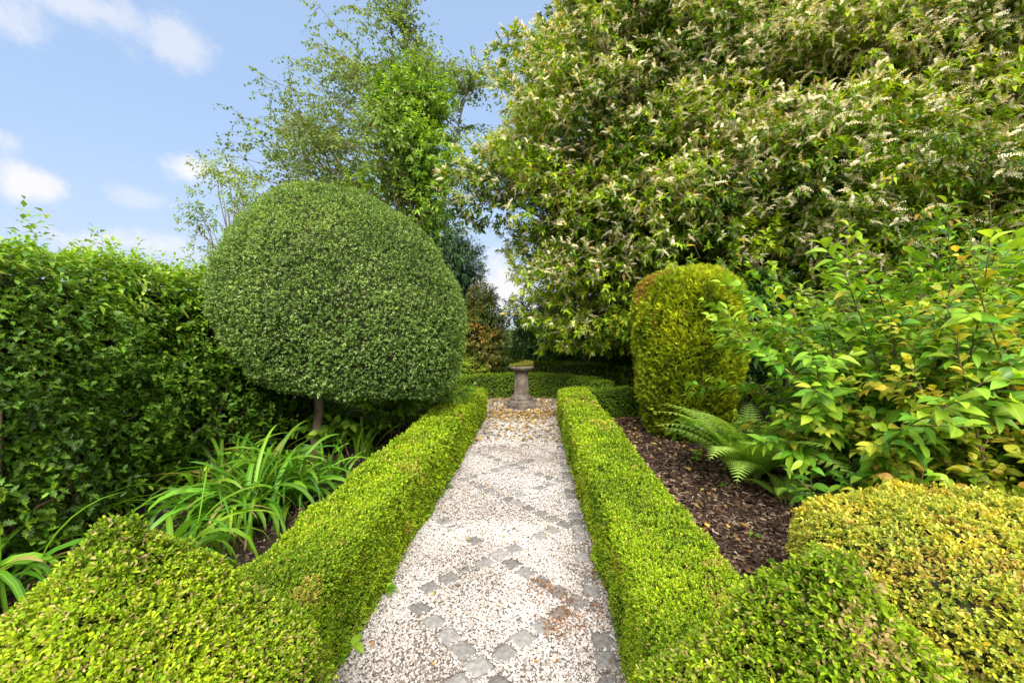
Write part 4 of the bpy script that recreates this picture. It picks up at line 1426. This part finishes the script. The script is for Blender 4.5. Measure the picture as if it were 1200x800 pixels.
fp = ground(805, 535)
flower((1.82, 4.85, 0), 9, .020, "white", "small white flower cluster in front of the golden conifer", .30)
flower((1.86, 4.35, 0), 2, .026, "violet", "tiny violet flower at the edge of the mulch", .12)

# ------------------------------------------------------------------ light and sky
SUN_EL, SUN_AZ = R(45), R(174)        # azimuth clockwise from +Y: behind the camera on the right
w = bpy.data.worlds.new("World")
SC.world = w
w.use_nodes = True
nt = w.node_tree
bg = nt.nodes["Background"]
sky = nd(nt, "ShaderNodeTexSky", sky_type="NISHITA")
sky.sun_disc = False
sky.sun_elevation, sky.sun_rotation = SUN_EL, SUN_AZ
sky.air_density, sky.dust_density, sky.ozone_density = 1.0, 1.0, 1.5
tc = nd(nt, "ShaderNodeTexCoord")
dirv = tc.outputs["Generated"]


def vm(op, a, b=None):
    m = nd(nt, "ShaderNodeVectorMath", operation=op)
    for i, v in enumerate((a, b)):
        if v is None:
            continue
        if isinstance(v, bpy.types.NodeSocket):
            nt.links.new(v, m.inputs[i])
        else:
            m.inputs[i].default_value = v
    return m


nz = nd(nt, "ShaderNodeTexNoise"); nz.inputs["Scale"].default_value = 15; nz.inputs["Detail"].default_value = 9; nz.inputs["Roughness"].default_value = .62
nt.links.new(dirv, nz.inputs["Vector"])
nz2 = nd(nt, "ShaderNodeTexNoise"); nz2.inputs["Scale"].default_value = 2.2; nz2.inputs["Detail"].default_value = 10; nz2.inputs["Roughness"].default_value = .6
nt.links.new(dirv, nz2.inputs["Vector"])
mask = None
for (px, py, wx, wy, dens) in ((28, 216, .052, .034, 1.0), (228, 202, .066, .032, 1.0), (205, 52, .065, .042, .55), (100, 8, .11, .03, .6), (145, 284, .12, .026, .75), (165, 232, .06, .02, .4), (0, 15, .05, .05, .6), (590, 345, .12, .10, 1.1), (-60, 150, .06, .03, .8)):
    c = np.array(nrm(np.array(ray(px, py))))
    right = nrm(np.cross(c, (0, 0, 1.0))); upv = np.cross(right, c)
    dx = mth(nt, "DIVIDE", vm("DOT_PRODUCT", dirv, tuple(right)).outputs["Value"], wx)
    dy = mth(nt, "DIVIDE", vm("DOT_PRODUCT", dirv, tuple(upv)).outputs["Value"], wy)
    front = mth(nt, "GREATER_THAN", vm("DOT_PRODUCT", dirv, tuple(c)).outputs["Value"], .3)
    rr_ = mth(nt, "SQRT", mth(nt, "ADD", mth(nt, "MULTIPLY", dx, dx), mth(nt, "MULTIPLY", dy, dy)))
    v = mth(nt, "SUBTRACT", mth(nt, "MULTIPLY_ADD", mth(nt, "SUBTRACT", nz.outputs[0], .5), 2.6, 1.0), rr_)
    mr = nd(nt, "ShaderNodeMapRange", interpolation_type="SMOOTHSTEP")
    nt.links.new(v, mr.inputs[0])
    mr.inputs[1].default_value = -.15; mr.inputs[2].default_value = .85
    mm = mth(nt, "MULTIPLY", mth(nt, "MULTIPLY", mr.outputs[0], front), dens)
    mask = mm if mask is None else mth(nt, "MAXIMUM", mask, mm)
fill_cloud = nd(nt, "ShaderNodeMapRange", interpolation_type="SMOOTHSTEP")
nt.links.new(nz2.outputs[0], fill_cloud.inputs[0]); fill_cloud.inputs[1].default_value = .34; fill_cloud.inputs[2].default_value = .58; fill_cloud.inputs[4].default_value = .95
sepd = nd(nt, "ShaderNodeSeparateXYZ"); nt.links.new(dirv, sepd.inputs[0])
behind = mth(nt, "MAXIMUM", mth(nt, "LESS_THAN", sepd.outputs[1], .1), mth(nt, "GREATER_THAN", sepd.outputs[2], .78))  # unseen cloud cover behind the camera and overhead, added as soft fill light
mask = mth(nt, "MAXIMUM", mask, mth(nt, "MULTIPLY", fill_cloud.outputs[0], behind))
hz = nd(nt, "ShaderNodeMapRange", interpolation_type="SMOOTHSTEP")       # milky air low over the horizon
nt.links.new(sepd.outputs[2], hz.inputs[0]); hz.inputs[1].default_value = .42; hz.inputs[2].default_value = .0; hz.inputs[3].default_value = .12; hz.inputs[4].default_value = .75
SKYMUL = (2.0, 2.0, 2.0)
base_sky = mixc(nt, hz.outputs[0], mixc(nt, .75, sky.outputs[0], (1.45, 2.08, 3.15)), (2.2, 2.55, 3.1))
colr = mixc(nt, mth(nt, "MINIMUM", mask, 1.0), base_sky, mixc(nt, behind, (3.3, 3.3, 3.42), (8.2, 8.2, 8.3)))  # the added out-of-view clouds are far brighter, to open up the shade
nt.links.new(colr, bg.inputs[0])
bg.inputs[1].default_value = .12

sd = bpy.data.lights.new("sun", "SUN")
sd.energy = 2.6
sd.angle = R(32)
sd.color = (1, .955, .88)
so = bpy.data.objects.new("sun", sd)
sdir = Vector((math.sin(SUN_AZ) * math.cos(SUN_EL), math.cos(SUN_AZ) * math.cos(SUN_EL), math.sin(SUN_EL)))
so.rotation_euler = sdir.to_track_quat("Z", "Y").to_euler()
so.location = (0, -5, 12)
COL.objects.link(so)

SC.view_settings.view_transform = "Standard"
SC.view_settings.look = "None"
SC.view_settings.exposure = 1.3
SC.view_settings.gamma = 1.0
SC.view_settings.use_curve_mapping = False
SC.render.engine = "CYCLES"
cy = SC.cycles
cy.max_bounces, cy.diffuse_bounces, cy.glossy_bounces, cy.transmission_bounces, cy.transparent_max_bounces = 6, 4, 2, 4, 4
cy.use_denoising = True
cy.use_adaptive_sampling = True
cy.caustics_reflective = cy.caustics_refractive = False
SC.render.use_persistent_data = False
